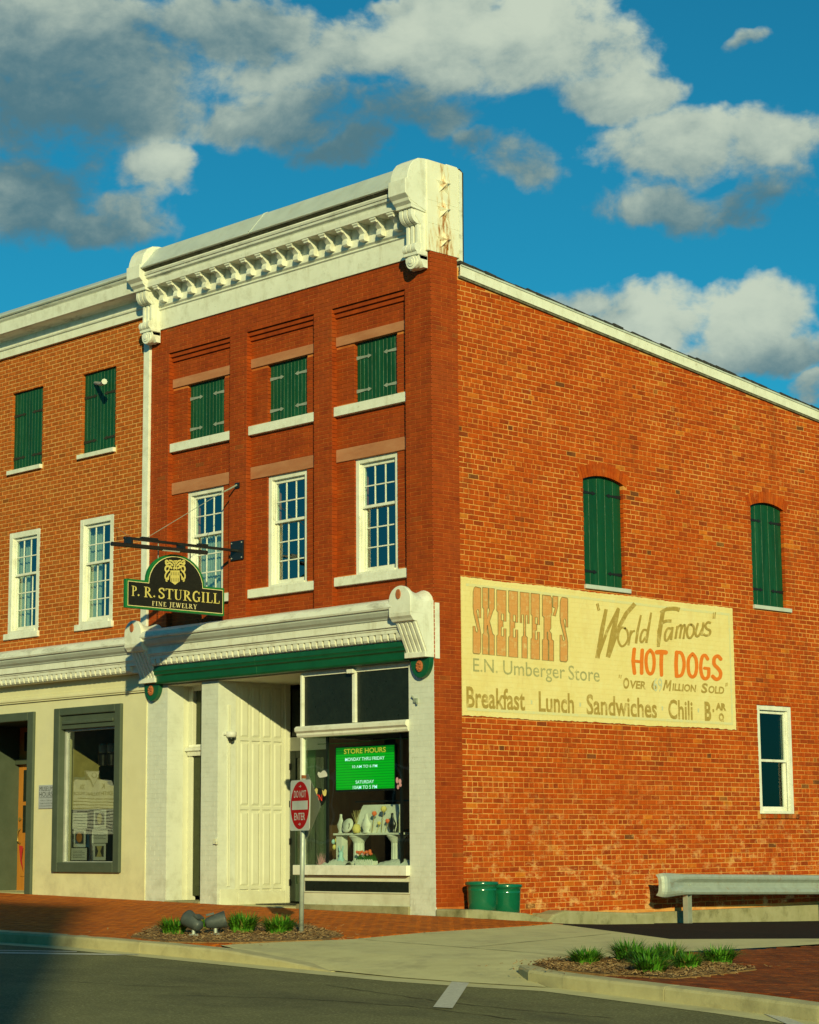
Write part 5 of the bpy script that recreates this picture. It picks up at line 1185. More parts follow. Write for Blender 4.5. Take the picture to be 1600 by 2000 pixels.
# ------------------------------------------------------------------ the museum next door
MUS = thing('museum_building', 'orange brick building with cream rendered ground floor and grey framed display window', 'building', (-9.5, 0, .17))
def museum():
    X0, X1 = -13.4, -6.672
    op = [(-10.82, -9.862), (-8.652, -7.682), (-13.0, -12.03)]; H2m, H3m = (4.76, 6.585), (7.735, 9.165)
    holes = [(a, b, *h) for a, b in op for h in (H2m, H3m)]
    wallback(MUS, 'brick_wall', FRONT, rminus((X0, X1, 4.30, 9.95), [(a-.012, b+.012, c-.01, d+.01) for a, b, c, d in holes]), .016, .35, 'museum_mortar')
    extra = [(a-.06, b+.06, H3m[0]-.075, H3m[0]) for a, b in op] + [(a-.06, b+.04, H2m[0]-.11, H2m[0]) for a, b in op]
    B = courses((X0, X1-.001, 4.36, 9.93), holes+extra, .0755, .215, .0125, 0, rag=.002)
    lay(MUS, FRONT, B, .010, .09, 'museum_brick', .004, .0018, top=300)
    for i, (a, b) in enumerate(op):
        shutter(MUS, FRONT, a+.004, b-.004, *H3m, .06, 10, 'iron_brown', (7.735+.22, 9.165-.42), hl=.38)
        q = MB(); wbox(q, FRONT, a-.07, b+.02, H3m[0]-.075, H3m[0], -.045, .2); obj('sill', q, 'white_paint', MUS, bevel=.004)
        q = MB(); wbox(q, FRONT, a-.07, b+.03, H2m[0]-.105, H2m[0], -.035, .2); obj('sill', q, 'white_paint', MUS, bevel=.004)
        window(MUS, FRONT, a, b, *H2m, .012, 3, 2, 3, curtain=(4.8, 6.5, a-.3, a+.36), frame_w=.10)
    q = MB(); q.box(-13.3, -6.7, .45, 5, 4.5, 7.2); q.f = [q.f[0], q.f[1], q.f[3], q.f[4], q.f[5]]; obj('interior', q, 'interior', MUS)
    # cornice
    q = MB(); q.prism([(.3,9.865),(-.05,9.865),(-.05,10.0),(-.075,10.01),(-.085,10.035),(-.075,10.06),(-.05,10.07),(-.05,10.17),(.3,10.17)], 'x', X0, -6.70); C = obj('cornice', q, 'white_paint', MUS, bevel=.003)
    q = MB(); q.prism([(.2,10.17),(-.09,10.17),(-.12,10.19),(-.16,10.20),(-.30,10.205),(-.335,10.215),(.2,10.27)], 'x', X0, -6.70); obj('soffit', q, 'peeling_paint', C)
    q = MB(); q.prism([(.2,10.262),(-.34,10.215),(-.355,10.40),(-.355,10.415),(.2,10.42)], 'x', X0, -6.71); obj('fascia', q, 'white_paint', C, bevel=.003)
    q = MB(); q.prism([(.2,10.418),(-.33,10.42),(-.37,10.455),(-.385,10.475),(-.385,10.49),(.2,10.492)], 'x', X0, -6.71); obj('cyma', q, 'peeling_paint', C)
    q = MB(); q.prism([(.3,10.49),(-.41,10.49),(-.425,10.51),(-.425,10.53),(-.05,10.74),(.3,10.76)], 'x', X0, -6.71); obj('metal_cap', q, 'metal_cap', C, bevel=.004)
    q = MB(); q.box(-6.83, -6.672, -.045, .02, 4.45, 9.45); obj('corner_strip', q, 'white_paint', MUS, bevel=.004)
    # shopfront cornice
    shop_cornice(MUS, X0, -6.66, -.075, -13.3, 47, False, 'shop_cornice')
    # rendered ground floor
    door = (-12.20, -9.985); win = (-9.205, -7.31)
    wallback(MUS, 'rendered_wall', FRONT, rminus((X0, -6.664, -.05, 3.83), [(*door, -.05, 3.19), (win[0]+.02, win[1]-.02, .58, 3.32)]), -.02, .30, 'cream_paint')
    q = MB(); q.prism([(0,3.50),(-.055,3.50),(-.055,3.515),(-.075,3.53),(-.075,3.56),(-.045,3.59),(-.045,3.61),(0,3.63)], 'x', X0, -6.60); obj('string_course', q, 'cream_paint', MUS)
    q = MB(); q.box(X0, -6.66, -.06, -.02, 3.83, 3.90); obj('bed_moulding', q, 'cream_paint', MUS)
    # window surround with splayed frame
    u0, u1, v0, v1 = -9.22, -7.30, .56, 3.345; t = .17
    fr_ = link('display_window', None, (u0, 0, v0), MUS)
    for (a, b, c, d) in ((u0, u0+t, v0, v1), (u1-t, u1, v0, v1), (u0+t, u1-t, v0, v0+t), (u0+t, u1-t, v1-.13, v1)):
        q = MB(); q.box(a, b, -.075, .16, c, d); obj('surround', q, 'grey_green', fr_, bevel=.015)
    q = MB(); q.box(u0+t, u1-t, -.03, .15, 2.985, v1-.13); obj('head_panel', q, 'grey_green', fr_)
    q = MB(); q.box(u0+t+.06, u1-t-.06, -.065, -.03, 3.06, 3.12); obj('head_bead', q, 'grey_green', fr_, bevel=.015)
    for (a, b, c, d) in ((u0+t, u0+t+.05, .73, 2.985), (u1-t-.02, u1-t, .73, 2.985), (u0+t+.05, u1-t-.02, 2.945, 2.985), (u0+t+.05, u1-t-.02, .73, .745)):
        q = MB(); q.box(a, b, .05, .11, c, d); obj('window_frame', q, 'aluminium', fr_, bevel=.003)
    q = MB(); q.add([(u0+t+.05,.09,.745),(u1-t-.02,.09,.745),(u1-t-.02,.09,2.945),(u0+t+.05,.09,2.945)], [(0,1,2,3)]); obj('pane', q, 'museum_glass', fr_)
    q = MB(); q.box(u0-.3, u1+.1, .16, 1.9, .6, 3.1); q.f = [q.f[0], q.f[1], q.f[3], q.f[4]]; obj('interior', q, 'interior', fr_)
    q = MB(); q.box(u0-.31, u0-.30, .16, 1.9, .6, 3.1); obj('interior_wall', q, 'mustard', fr_)
    # doorway recess
    dw = link('doorway', None, (door[0], 0, .2), MUS); a, b = door
    for (p, q_, c, d) in ((b-.035, b+.15, .1, 3.33), (a-.15, a+.035, .1, 3.33)):
        q = MB(); q.box(p, q_, -.07, .12, c, d); obj('surround', q, 'grey_green', dw, bevel=.015)
    q = MB(); q.box(a+.035, b-.035, -.07, .12, 3.18, 3.33); obj('surround', q, 'grey_green', dw, bevel=.015)
    q = MB(); q.box(a-.05, a, .1, 1.5, .1, 3.3); obj('reveal', q, 'grey_green', dw)
    q = MB(); q.box(b, b+.05, .12, 1.5, .1, 3.3); obj('reveal', q, 'grey_green', dw)
    q = MB(); q.box(a, b, .1, 1.5, 3.19, 3.25); obj('ceiling', q, 'iron_black', dw)
    q = MB(); q.box(a-.02, b+.02, -.0, 1.5, .0, gz(-10.5,0)+.012); obj('threshold', q, 'concrete', dw)
    d = MB(); d.box(a, b, 1.25, 1.31, .2, 3.19); D = obj('museum_door', d, 'wood_orange', dw)
    for (x0, x1, z0, z1) in ((a+.12, -11.09, .45, 1.1), (-10.93, b-.12, .45, 1.1)):
        q = MB(); q.box(x0, x1, 1.235, 1.25, z0, z1); obj('panel', q, 'wood_orange', D, bevel=.008)
    for z0, z1 in ((1.25, 1.75), (1.82, 2.4), (2.75, 3.1)):
        for x0, x1 in ((a+.16, -11.11), (-10.91, b-.16)):
            q = MB(); q.box(x0, x1, 1.243, 1.25, z0, z1); obj('door_pane', q, 'black_panel', D)
    q = MB(); q.box(a, b, 1.15, 1.25, 2.50, 2.60); obj('door_hood', q, 'grey_green', D, bevel=.006)
    q = MB(); q.tube([(-12.10,1.24,1.05),(-12.10,1.18,1.10),(-12.10,1.18,1.28),(-12.10,1.24,1.33)], .014, 8); obj('handle', q, 'brass', D)
    q = MB(); q.tube([(-12.10,1.24,1.5),(-12.10,1.21,1.5)], .03, 10); obj('lock', q, 'brass', D)
    q = MB(); q.add([(-12.04,1.17,1.02),(-11.90,1.17,1.0),(-11.92,1.16,.78),(-11.88,1.17,.55),(-11.98,1.17,.72)], [(0,1,2,3,4)]); fl = obj('door_flag', q, 'flag_red', None); tag(fl, 'small red flag hanging from the wooden museum door', 'flag')
    # side wall of the block behind, roof
    q = MB(); q.box(X0, -6.68, 5.2, 14, -.3, 9.9); obj('rear_block', q, 'museum_mortar', MUS)
    q = MB(); q.box(X0, -6.68, .2, 14, 9.9, 10.0); obj('roof', q, 'shingle', MUS)
    q = MB(); q.box(X0-.3, X0, .016, 14, -.3, 10.2); obj('party_wall', q, 'museum_mortar', MUS)
museum()
def museum_plaque():
    t = thing('museum_plaque', 'small pale museum hours plaque screwed to the cream wall beside the grey doorway', 'sign', (-9.445, -.03, 1.64))
    q = MB(); q.box(-9.675, -9.222, -.04, -.019, 1.642, 2.046); obj('board', q, 'blue_grey', t, bevel=.004)
    text('lettering', 'MUSEUM', FRONT, (-9.645, -9.25, 1.945, 2.02), -.0415, 'ink', t)
    text('lettering', 'HOURS', FRONT, (-9.645, -9.25, 1.845, 1.93), -.0415, 'ink', t)
    paint('rule', [([(-9.66,1.83),(-9.24,1.83)], .006)], lambda u, v, d: (u, -.0415-d, v), 'ink', t)
    for i, (a, b) in enumerate(((-9.63,-9.27),(-9.64,-9.26),(-9.64,-9.28))):
        text('lettering', ('10:00 am - 5:00 pm', 'Tuesday through Saturday', 'or by appointment')[i], FRONT, (a, b, 1.765-.045*i, 1.79-.045*i), -.0415, 'ink', t)
museum_plaque()
# papers and hanging things in the museum window
def papers():
    G = 'papers taped inside the museum window'
    for i, (x0, x1, z0, z1, kind, lab) in enumerate(((-9.05,-8.62,1.30,1.56,0,'typed paper highest in the left column inside the museum window'),(-9.0,-8.66,.98,1.29,1,'photo card of an orange disc inside the museum window'),(-9.06,-8.62,.76,.965,0,'typed paper lowest in the left column inside the museum window'),
        (-8.43,-8.08,1.29,1.60,2,'photo card of a dark portrait inside the museum window'),(-8.47,-8.03,1.05,1.275,0,'typed paper between two photo cards inside the museum window'),(-8.42,-8.08,.76,1.04,3,'photo card of a tan cloth inside the museum window'))):
        q = MB(); q.box(x0, x1, .235, .239, z0, z1); t = obj('paper_sheet', q, 'paper', None); tag(t, lab, 'paper', G)
        if kind:
            q = MB(); q.box(x0+.05, x1-.05, .230, .2345, z0+.06, z1-.04); obj('picture', q, 'ink', t)
            c = ((x0+x1)/2, (z0+z1)/2+.01)
            polys('image', [[(c[0]+.085*math.cos(R(a)), c[1]+.085*math.sin(R(a))) for a in range(0, 360, 20)] if kind == 1 else ([(c[0]-.08,c[1]-.09),(c[0]+.08,c[1]-.09),(c[0]+.03,c[1]),(c[0]+.08,c[1]+.09),(c[0]-.08,c[1]+.09),(c[0]-.03,c[1])] if kind == 3 else oval((c[0], c[1]), .07, .09))], lambda u, v, d: (u, .2285-d, v), 'wood_orange' if kind == 1 else 'mustard', t)
        else:
            paint('print', [([(x0+.04, z1-.05-.026*k), (x1-(.05 if k % 3 else .12), z1-.05-.026*k)], .006) for k in range(int((z1-z0-.07)/.026))], lambda u, v, d: (u, .2345-d, v), 'ink', t)
    q = MB(); q.box(-9.1, -7.75, .245, .26, .70, 1.62); o = obj('notice_board', q, 'sign_black', None); tag(o, 'black backing board behind the papers in the museum window', 'board')
    for i, x in enumerate((-8.62, -8.38, -8.12)):
        t = thing('spotlight', ('white topped spotlight next to the mustard wall in the museum window', 'white topped spotlight between two others in the museum window', 'white topped spotlight farthest from the mustard wall in the museum window')[i], 'light', (x-.35, .8, 2.55), 'track spotlights in the museum window')
        q = MB(); q.lathe([(.065,0),(.075,.02),(.075,.13),(.05,.16)], (x-.35, .8, 2.60), 16); obj('lamp_cap', q, 'display_white', t, smooth=False)
        q = MB(); q.lathe([(.075,0),(.085,.18),(.05,.22)], (x-.35, .8, 2.38), 16); obj('lamp_body', q, 'black_metal', t)
    q = MB(); n = 30
    for i in range(n+1):
        u = -9.0+1.3*i/n; w = 1.1+.03*math.sin(i*1.7); q.v += [(u, w, .9), (u, w, 2.5)]; q.t += [.5, .5]
    q.f = [(2*i, 2*i+2, 2*i+3, 2*i+1) for i in range(n)]; o = obj('drapery', q, 'curtain', None, smooth=True); tag(o, 'pale pleated drapery hanging at the back of the museum window', 'curtain')
papers()

# ------------------------------------------------------------------ hanging shop sign and its iron bracket
XS = -4.38
def hanging_sign():
    t = thing('hanging_sign', 'black hanging shop sign with green edge, gold crest and gold lettering', 'sign', (XS, -1.24, 4.53))
    Y0, Y1 = -2.195, -.284; yc = -1.245; zb, zs, zt = 4.545, 4.985, 5.435; rr = .56
    def shape(i):
        a = [(Y0+i, zb+i), (Y1-i, zb+i), (Y1-i, zs-i)]
        r = rr-i; h = zt-i-(zs-i); n = 18
        return a + [(yc+r*math.cos(R(180*k/n)), zs-i+h*math.sin(R(180*k/n))) for k in range(n+1)] + [(Y0+i, zs-i)]
    q = MB(); q.prism(shape(0), 'x', XS-.035, XS+.030); obj('board', q, 'sign_green', t, bevel=.008)
    f3 = lambda y, z, d: (XS+.0312+d, y, z)
    polys('gold_line', [shape(.032)], f3, 'gold_pale', t)
    polys('face', [shape(.042)], lambda y, z, d: (XS+.0325+d, y, z), 'sign_black', t)
    f4 = lambda y, z, d: (XS+.034+d, y, z)
    Z = lambda x, y: (200+x/5.3333, 1030+y/5.3333)
    P = lambda x, y: sd(*Z(x, y), XS+.034)
    a, b = P(303, 712), P(375, 607); roman('lettering', 'P', f4, a.y, P(368,0).y, P(303,712).z, P(303,607).z, 'gold', t)
    roman('lettering', 'R', f4, P(440,0).y, P(528,0).y, P(440,726).z, P(440,617).z, 'gold', t)
    roman('lettering', 'STURGILL', f4, P(592,0).y, P(1222,0).y, P(592,738).z, P(592,630).z, 'gold', t, gap=.05)
    for x, y in ((377,706),(540,719)): polys('lettering', [[(P(x-11,y).y, P(x,y).z), (P(x,y).y, P(x,y+12).z), (P(x+11,y).y, P(x,y).z), (P(x,y).y, P(x,y-12).z)]], f4, 'gold', t)
    roman('lettering', 'FINE', f4, P(525,0).y, P(672,0).y, P(525,815).z, P(525,768).z, 'gold_pale', t, gap=.16)
    roman('lettering', 'JEWELRY', f4, P(708,0).y, P(988,0).y, P(708,829).z, P(708,780).z, 'gold_pale', t, gap=.11)
    # crest: shield of bars with mantling scrolls and a helm
    C = lambda x, y, d=0: (P(x, y).y, P(x, y).z)
    polys('crest', [[C(708,448),(C(805,448)),C(806,562),C(757,598),C(709,562)]], f4, 'gold', t)
    bars = []
    for k in range(4):
        x = 722+k*22
        for y0, y1 in ((466,500),(530,566)): bars.append(([C(x, y0), C(x, y1)], .010))
    paint('crest_bars', bars, lambda y, z, d: (XS+.036+d, y, z), 'sign_black', t)
    sc_ = []
    for s in (-1, 1):
        X = lambda v: 757+s*v
        for pts, w in (([(20,400),(50,372),(85,380),(98,350),(70,352)], 14), ([(30,430),(62,405),(95,410),(100,445),(80,470)], 15), ([(60,440),(88,470),(102,500),(98,530),(72,540),(70,520)], 14), ([(55,480),(70,515),(95,552),(80,560)], 11), ([(10,380),(30,352),(62,345)], 12), ([(60,365),(90,340)], 9), ([(40,395),(66,430)], 12), ([(88,395),(104,372)], 8)):
            sc_.append(([C(X(a), b) for a, b in spline([(float(u), float(v)) for u, v in pts], 4)], w/5.333/92))
    sc_ += [([C(742,440), C(757,352), C(772,440)], .03), ([C(735,425), C(780,425)], .022), ([C(738,352), C(776,350)], .02)]
    paint('crest_mantling', sc_, f4, 'gold', t)
    for y in (-1.571, -.948):
        q = MB(); q.tube([(XS, y, 5.575), (XS, y, 5.33 if y > -1.2 else 5.28)], .009, 6); obj('hanger', q, 'iron_grey', t)
hanging_sign()
def sign_bracket():
    t = thing('sign_bracket', 'black iron wall bracket with long arm holding the hanging sign', 'bracket', (XS, 0, 5.61))
    q = MB(); q.box(-4.52, -4.215, -.028, .002, 5.455, 5.765); pl = obj('wall_plate', q, 'black_metal', t, bevel=.004)
    for x in (-4.49, -4.245):
        for z in (5.49, 5.73): q = MB(); q.lathe([(.012,0),(.010,.008)], (0,0,0), 8); q.xf(Matrix.Translation((x,-.028,z)) @ Matrix.Rotation(R(90),4,'X')); obj('bolt', q, 'aluminium', pl)
    q = MB(); q.box(XS-.03, XS+.03, -2.22, -.02, 5.585, 5.625); obj('arm', q, 'black_metal', t, bevel=.006)
    q = MB(); q.box(XS-.035, XS+.035, -.80, -.62, 5.62, 5.65); obj('clamp', q, 'black_metal', t)
    q = MB(); q.box(XS-.035, XS+.035, -1.9, -1.6, 5.62, 5.65); obj('clamp', q, 'black_metal', t)
    # guy wires to the wall
    q = MB(); q.tube([(XS,-.01,6.68),(XS,-.34,6.50),(XS,-1.8,5.64)], .005, 5); obj('guy_wire', q, 'iron_grey', t)
    q = MB(); q.box(XS-.05, XS+.05, -.022, .001, 6.61, 6.70); obj('guy_plate', q, 'black_metal', t)
    q = MB(); q.tube([(XS,-.02,6.66),(XS,-.16,6.585),(XS,-.30,6.52)], .012, 6); obj('turnbuckle', q, 'iron_grey', t)
    q = MB(); q.tube([(XS,-2.1,5.62),(-7.6,-.002,6.35)], .003, 4); obj('guy_wire', q, 'iron_grey', t)
    lt = thing('sign_lamp', 'long black tube lamp clipped under the sign bracket arm', 'lamp', (XS+.14, -1.6, 5.5))
    a, b = sd(218, 1062, XS+.14), sd(404, 1079.5, XS+.14)
    q = MB(); q.tube([a, b], .034, 10); obj('housing', q, 'black_metal', lt)
    q = MB(); q.tube([a.lerp(b, .52)+Vector((.012,0,-.026)), a.lerp(b, .70)+Vector((.012,0,-.026))], .014, 6); obj('tube', q, 'aluminium', lt)
    for f in (.2, .75): p = a.lerp(b, f); q = MB(); q.box(XS-.02, XS+.16, p.y-.02, p.y+.02, p.z+.02, 5.60); obj('clip', q, 'black_metal', lt)
sign_bracket()

# ------------------------------------------------------------------ traffic sign
def traffic_sign():
    g = gp(588, 1824); base = Vector((g.x-.028, g.y-.028, g.z))
    t = thing('traffic_sign', 'red and white do not enter sign with diamond plate behind on galvanised post', 'traffic sign', base)
    n = Vector((-.30, -.954, 0)).normalized(); h = Vector((.954, -.30, 0)).normalized()     # face normal, left-to-right along the plate
    lean = Vector((.012, .012, 1)).normalized()
    def P(u, v, d=0): return base + lean*v + h*u + n*d
    q = MB(); q.tube([P(0, -.1, -.045), P(0, 1.92, -.045)], .030, 14); obj('post', q, 'galvanised', t, smooth=True)
    q = MB(); q.tube([P(0, 1.92, -.045), P(0, 1.96, -.045)], .032, 14); obj('post_cap', q, 'rust', t)
    def rrect(w, hh, r, c=(0,0)):
        out = []
        for sx, sy, a in ((1,1,0),(-1,1,90),(-1,-1,180),(1,-1,270)):
            out += [(c[0]+sx*(w-r)+r*math.cos(R(a+k*15)), c[1]+sy*(hh-r)+r*math.sin(R(a+k*15))) for k in range(7)]
        return out
    zc = 1.28+.305
    def plate(name, pts, d0, d1, m, par=t):
        q = MB(); k = len(pts); q.add([P(p[0], p[1], d1) for p in pts] + [P(p[0], p[1], d0) for p in pts], [tuple(range(k)), tuple(range(k, 2*k))[::-1]] + [(i, (i+1) % k, k+(i+1) % k, k+i) for i in range(k)]); return obj(name, q, m, par)
    pl = plate('plate', rrect(.305, .315, .04, (0, zc)), -.002, .002, 'sign_white')
    plate('red_disc', [(.285*math.cos(R(a)), zc+.297*math.sin(R(a))) for a in range(0, 360, 8)], .0022, .0032, 'sign_red', pl)
    plate('white_bar', [(-.24, zc-.055), (.24, zc-.055), (.24, zc+.055), (-.24, zc+.055)], .0034, .0042, 'sign_white', pl)
    W = lambda u, v, w: tuple(P(u, v, .0045-w))
    text('lettering', 'DO NOT', W, (-.185, .185, zc+.095, zc+.185), 0, 'sign_white', pl, bold=.012)
    text('lettering', 'ENTER', W, (-.165, .165, zc-.185, zc-.095), 0, 'sign_white', pl, bold=.012)
    for v in (zc+.235, zc-.235): paint('arrow', [([(-.035, v), (.02, v)], .008), ([(.005, v+.016), (.035, v), (.005, v-.016)], .008)], lambda a, b, d: tuple(P(a, b, .0046+d)), 'sign_white', pl)
    # the diamond warning plate on the back, turned to the other street
    D = [(.43,0),(0,.43),(-.43,0),(0,-.43)]; k_ = .06; pts = []
    for i in range(4):
        c, p, n_ = D[i], D[i-1], D[(i+1) % 4]
        for e in (p, n_): pts.append((c[0]+(e[0]-c[0])*k_, 1.57+c[1]+(e[1]-c[1])*k_))
    plate('diamond_plate', pts, -.096, -.092, 'sign_back')
traffic_sign()

# ------------------------------------------------------------------ floodlights
def floodlight(px, py, s, aim, label):
    g = gp(px, py); t = thing('floodlight', label, 'floodlight', g)
    q = MB(); q.tube([g, g+Vector((0,0,.12))], .022, 10); obj('stake', q, 'galvanised', t)
    q = MB(); q.box(g.x-.045, g.x+.045, g.y-.045, g.y+.045, g.z-.02, g.z+.035); obj('base', q, 'galvanised', t, bevel=.008)
    a = Vector(aim).normalized(); c = g+Vector((0,0,.175))
    m = Matrix.Translation(c) @ a.to_track_quat('Z', 'Y').to_matrix().to_4x4()
    q = MB(); q.lathe([(r_*.86, z_*.78) for r_, z_ in ((.02,-.17),(.055,-.165),(.075,-.14),(.088,-.08),(.105,.02),(.118,.12),(.122,.14),(.122,.165),(.108,.165),(.10,.12))], (0,0,0), 24); q.xf(m); obj('housing', q, 'lamp_grey', t, smooth=True)
    q = MB(); q.lathe([(.086,.085),(.086,.09)], (0,0,0), 20); q.xf(m); obj('lens', q, 'black_panel', t)
    q = MB(); q.box(-.05, .05, -.012, .012, -.10, .0); q.xf(m @ Matrix.Translation((0, .10, 0))); obj('yoke', q, 'lamp_grey', t)
floodlight(378, 1830, 1, (-.80, -.10, .38), 'grey ground floodlight tilted up to the left in the mulch bed')
floodlight(421, 1828, 1, (.62, .80, .22), 'grey ground floodlight turned toward the sign post in the mulch bed')

# ------------------------------------------------------------------ pots, guard rail, camera
def pot(x, y, z, s, label):
    t = thing('plant_pot', label, 'pot', (x, y, z), 'glazed pots at the corner of the shop')
    q = MB(); q.lathe([(.188*s,0),(.196*s,.012),(.208*s,.14),(.213*s,.27),(.216*s,.275),(.216*s,.285),(.214*s,.29),(.222*s,.345),(.235*s,.348),(.242*s,.36),(.242*s,.385),(.232*s,.398),(.212*s,.398),(.20*s,.33)], (x, y, z), 40); obj('body', q, 'pot_green', t, smooth=True)
    q = MB(); q.lathe([(.20*s,.33),(.05,.345)], (x, y, z), 24); obj('soil', q, 'soil', t)
pot(.38, .53, .075, .98, 'dark green glazed pot standing against the pressed brick corner')
pot(.36, 1.05, .03, .96, 'dark green glazed pot on the lower end of the ledge')
def guardrail():
    t = thing('guardrail', 'galvanised steel guard rail with rounded end along the alley wall', 'guard rail', (.5, 5, -.25))
    zc = lambda y: .362-.0205*(y-4.4)
    prof = [(-.155,.0),(-.145,.045),(-.115,.062),(-.085,.058),(-.045,.012),(-.03,.0),(.03,.0),(.045,.012),(.085,.058),(.115,.062),(.145,.045),(.155,.0)]
    ys = [4.36,4.375,4.40,4.44,4.50,4.60,4.75,4.9]+[5.2+.5*i for i in range(20)]; mb = MB(); k = len(prof)
    for y in ys:
        f = min(1, max(0, (y-4.50)/.40)); hh = {4.36:.84, 4.375:.93, 4.40:.98}.get(y, 1)*(1.17-.17*f); back = {4.36:-.11, 4.375:-.06, 4.40:-.025, 4.44:-.006}.get(y, 0)
        for (dz, dx) in prof: c = .062*(1-(dz/.156)**4); mb.v.append((.50+dx*f+c*(1-f)+back, y, zc(y)+dz*hh-.012*(1-f))); mb.t.append(.5)
    for (dz, dx) in prof: pass
    n = len(ys)
    for i in range(n-1):
        for j in range(k-1): mb.f.append((i*k+j, i*k+j+1, (i+1)*k+j+1, (i+1)*k+j))
    o = obj('beam', mb, 'galvanised', t, smooth=False); s = o.modifiers.new('solid', 'SOLIDIFY'); s.thickness = .006; b = o.modifiers.new('bevel', 'BEVEL'); b.width = .004
    for y in (5.05, 8.86, 12.67):
        q = MB(); zt = zc(y)+.05; zb = -.75
        q.box(.40, .50, y-.05, y-.044, zb, zt); q.box(.40, .406, y-.05, y+.05, zb, zt); q.box(.40, .50, y+.044, y+.05, zb, zt); obj('post', q, 'galvanised', t)
        for dy in (-.02, .03): q = MB(); q.lathe([(.016,0),(.014,.01)], (0,0,0), 8); q.xf(Matrix.Translation((.502,y+dy,zc(y)-.01)) @ Matrix.Rotation(R(90),4,'Y')); obj('bolt', q, 'galvanised', t)
guardrail()
def security_camera():
    t = thing('security_camera', 'small white dome camera on the painted entry pilaster', 'camera', (-4.80, .20, 2.72))
    c = (-4.765, .215, 2.72)
    q = MB(); q.lathe([(.075,.055),(.085,.05),(.085,-.01),(.07,-.03),(.05,-.04)], c, 20); obj('housing', q, 'sign_white', t, smooth=True)
    q = MB(); q.lathe([(.058,-.03),(.055,-.07),(.035,-.10),(.001,-.108)], c, 18); obj('dome', q, 'black_panel', t, smooth=True)
    q = MB(); q.box(-4.835, -4.79, .10, .33, 2.725, 2.755); obj('mount', q, 'sign_white', t)
    q = MB(); q.tube([(-4.822,.20,2.78),(-4.822,.20,3.2)], .012, 6); q.tube([(-4.822,.235,2.78),(-4.822,.235,3.2)], .012, 6); o = obj('conduit', q, 'entry_paint', None); tag(o, 'pair of painted conduits running up from the dome camera', 'conduit')
    q = MB(); q.tube([(-4.822,.20,2.66),(-4.822,.20,.36)], .012, 6); q.tube([(-4.822,.235,2.66),(-4.822,.235,.36)], .012, 6); o = obj('conduit', q, 'entry_paint', None); tag(o, 'pair of painted conduits running down the entry pilaster to the plinth', 'conduit')
    q = MB(); q.box(-4.90, -4.83, -.035, .0, 1.02, 1.10); q.tube([(-4.83,-.02,1.05),(-4.80,-.04,1.03)], .02, 8); o = obj('pipe_fitting', q, 'entry_paint', None); tag(o, 'small painted pipe fitting low on the pier beside the entry', 'fitting')
    q = MB(); q.box(-.40, -.33, -.03, .0, 3.0, 3.06); q.tube([(-.36,-.02,3.02),(-.30,-.05,2.98)], .015, 6); q.tube([(-.39,-.02,3.05),(-.41,-.05,3.10)], .012, 6); o = obj('wire_bracket', q, 'iron_grey', None); tag(o, 'bent metal wire bracket on the painted corner pier', 'bracket')
    q = MB(); q.tube([fr(186, 748, .05), fr(199, 750, -.22), fr(204, 745, -.34)], [.03,.035,.05], 8); o = obj('shutter_vent', q, 'aluminium', None); tag(o, 'small pale metal vent horn sticking out of the museum shutter', 'vent')
security_camera()

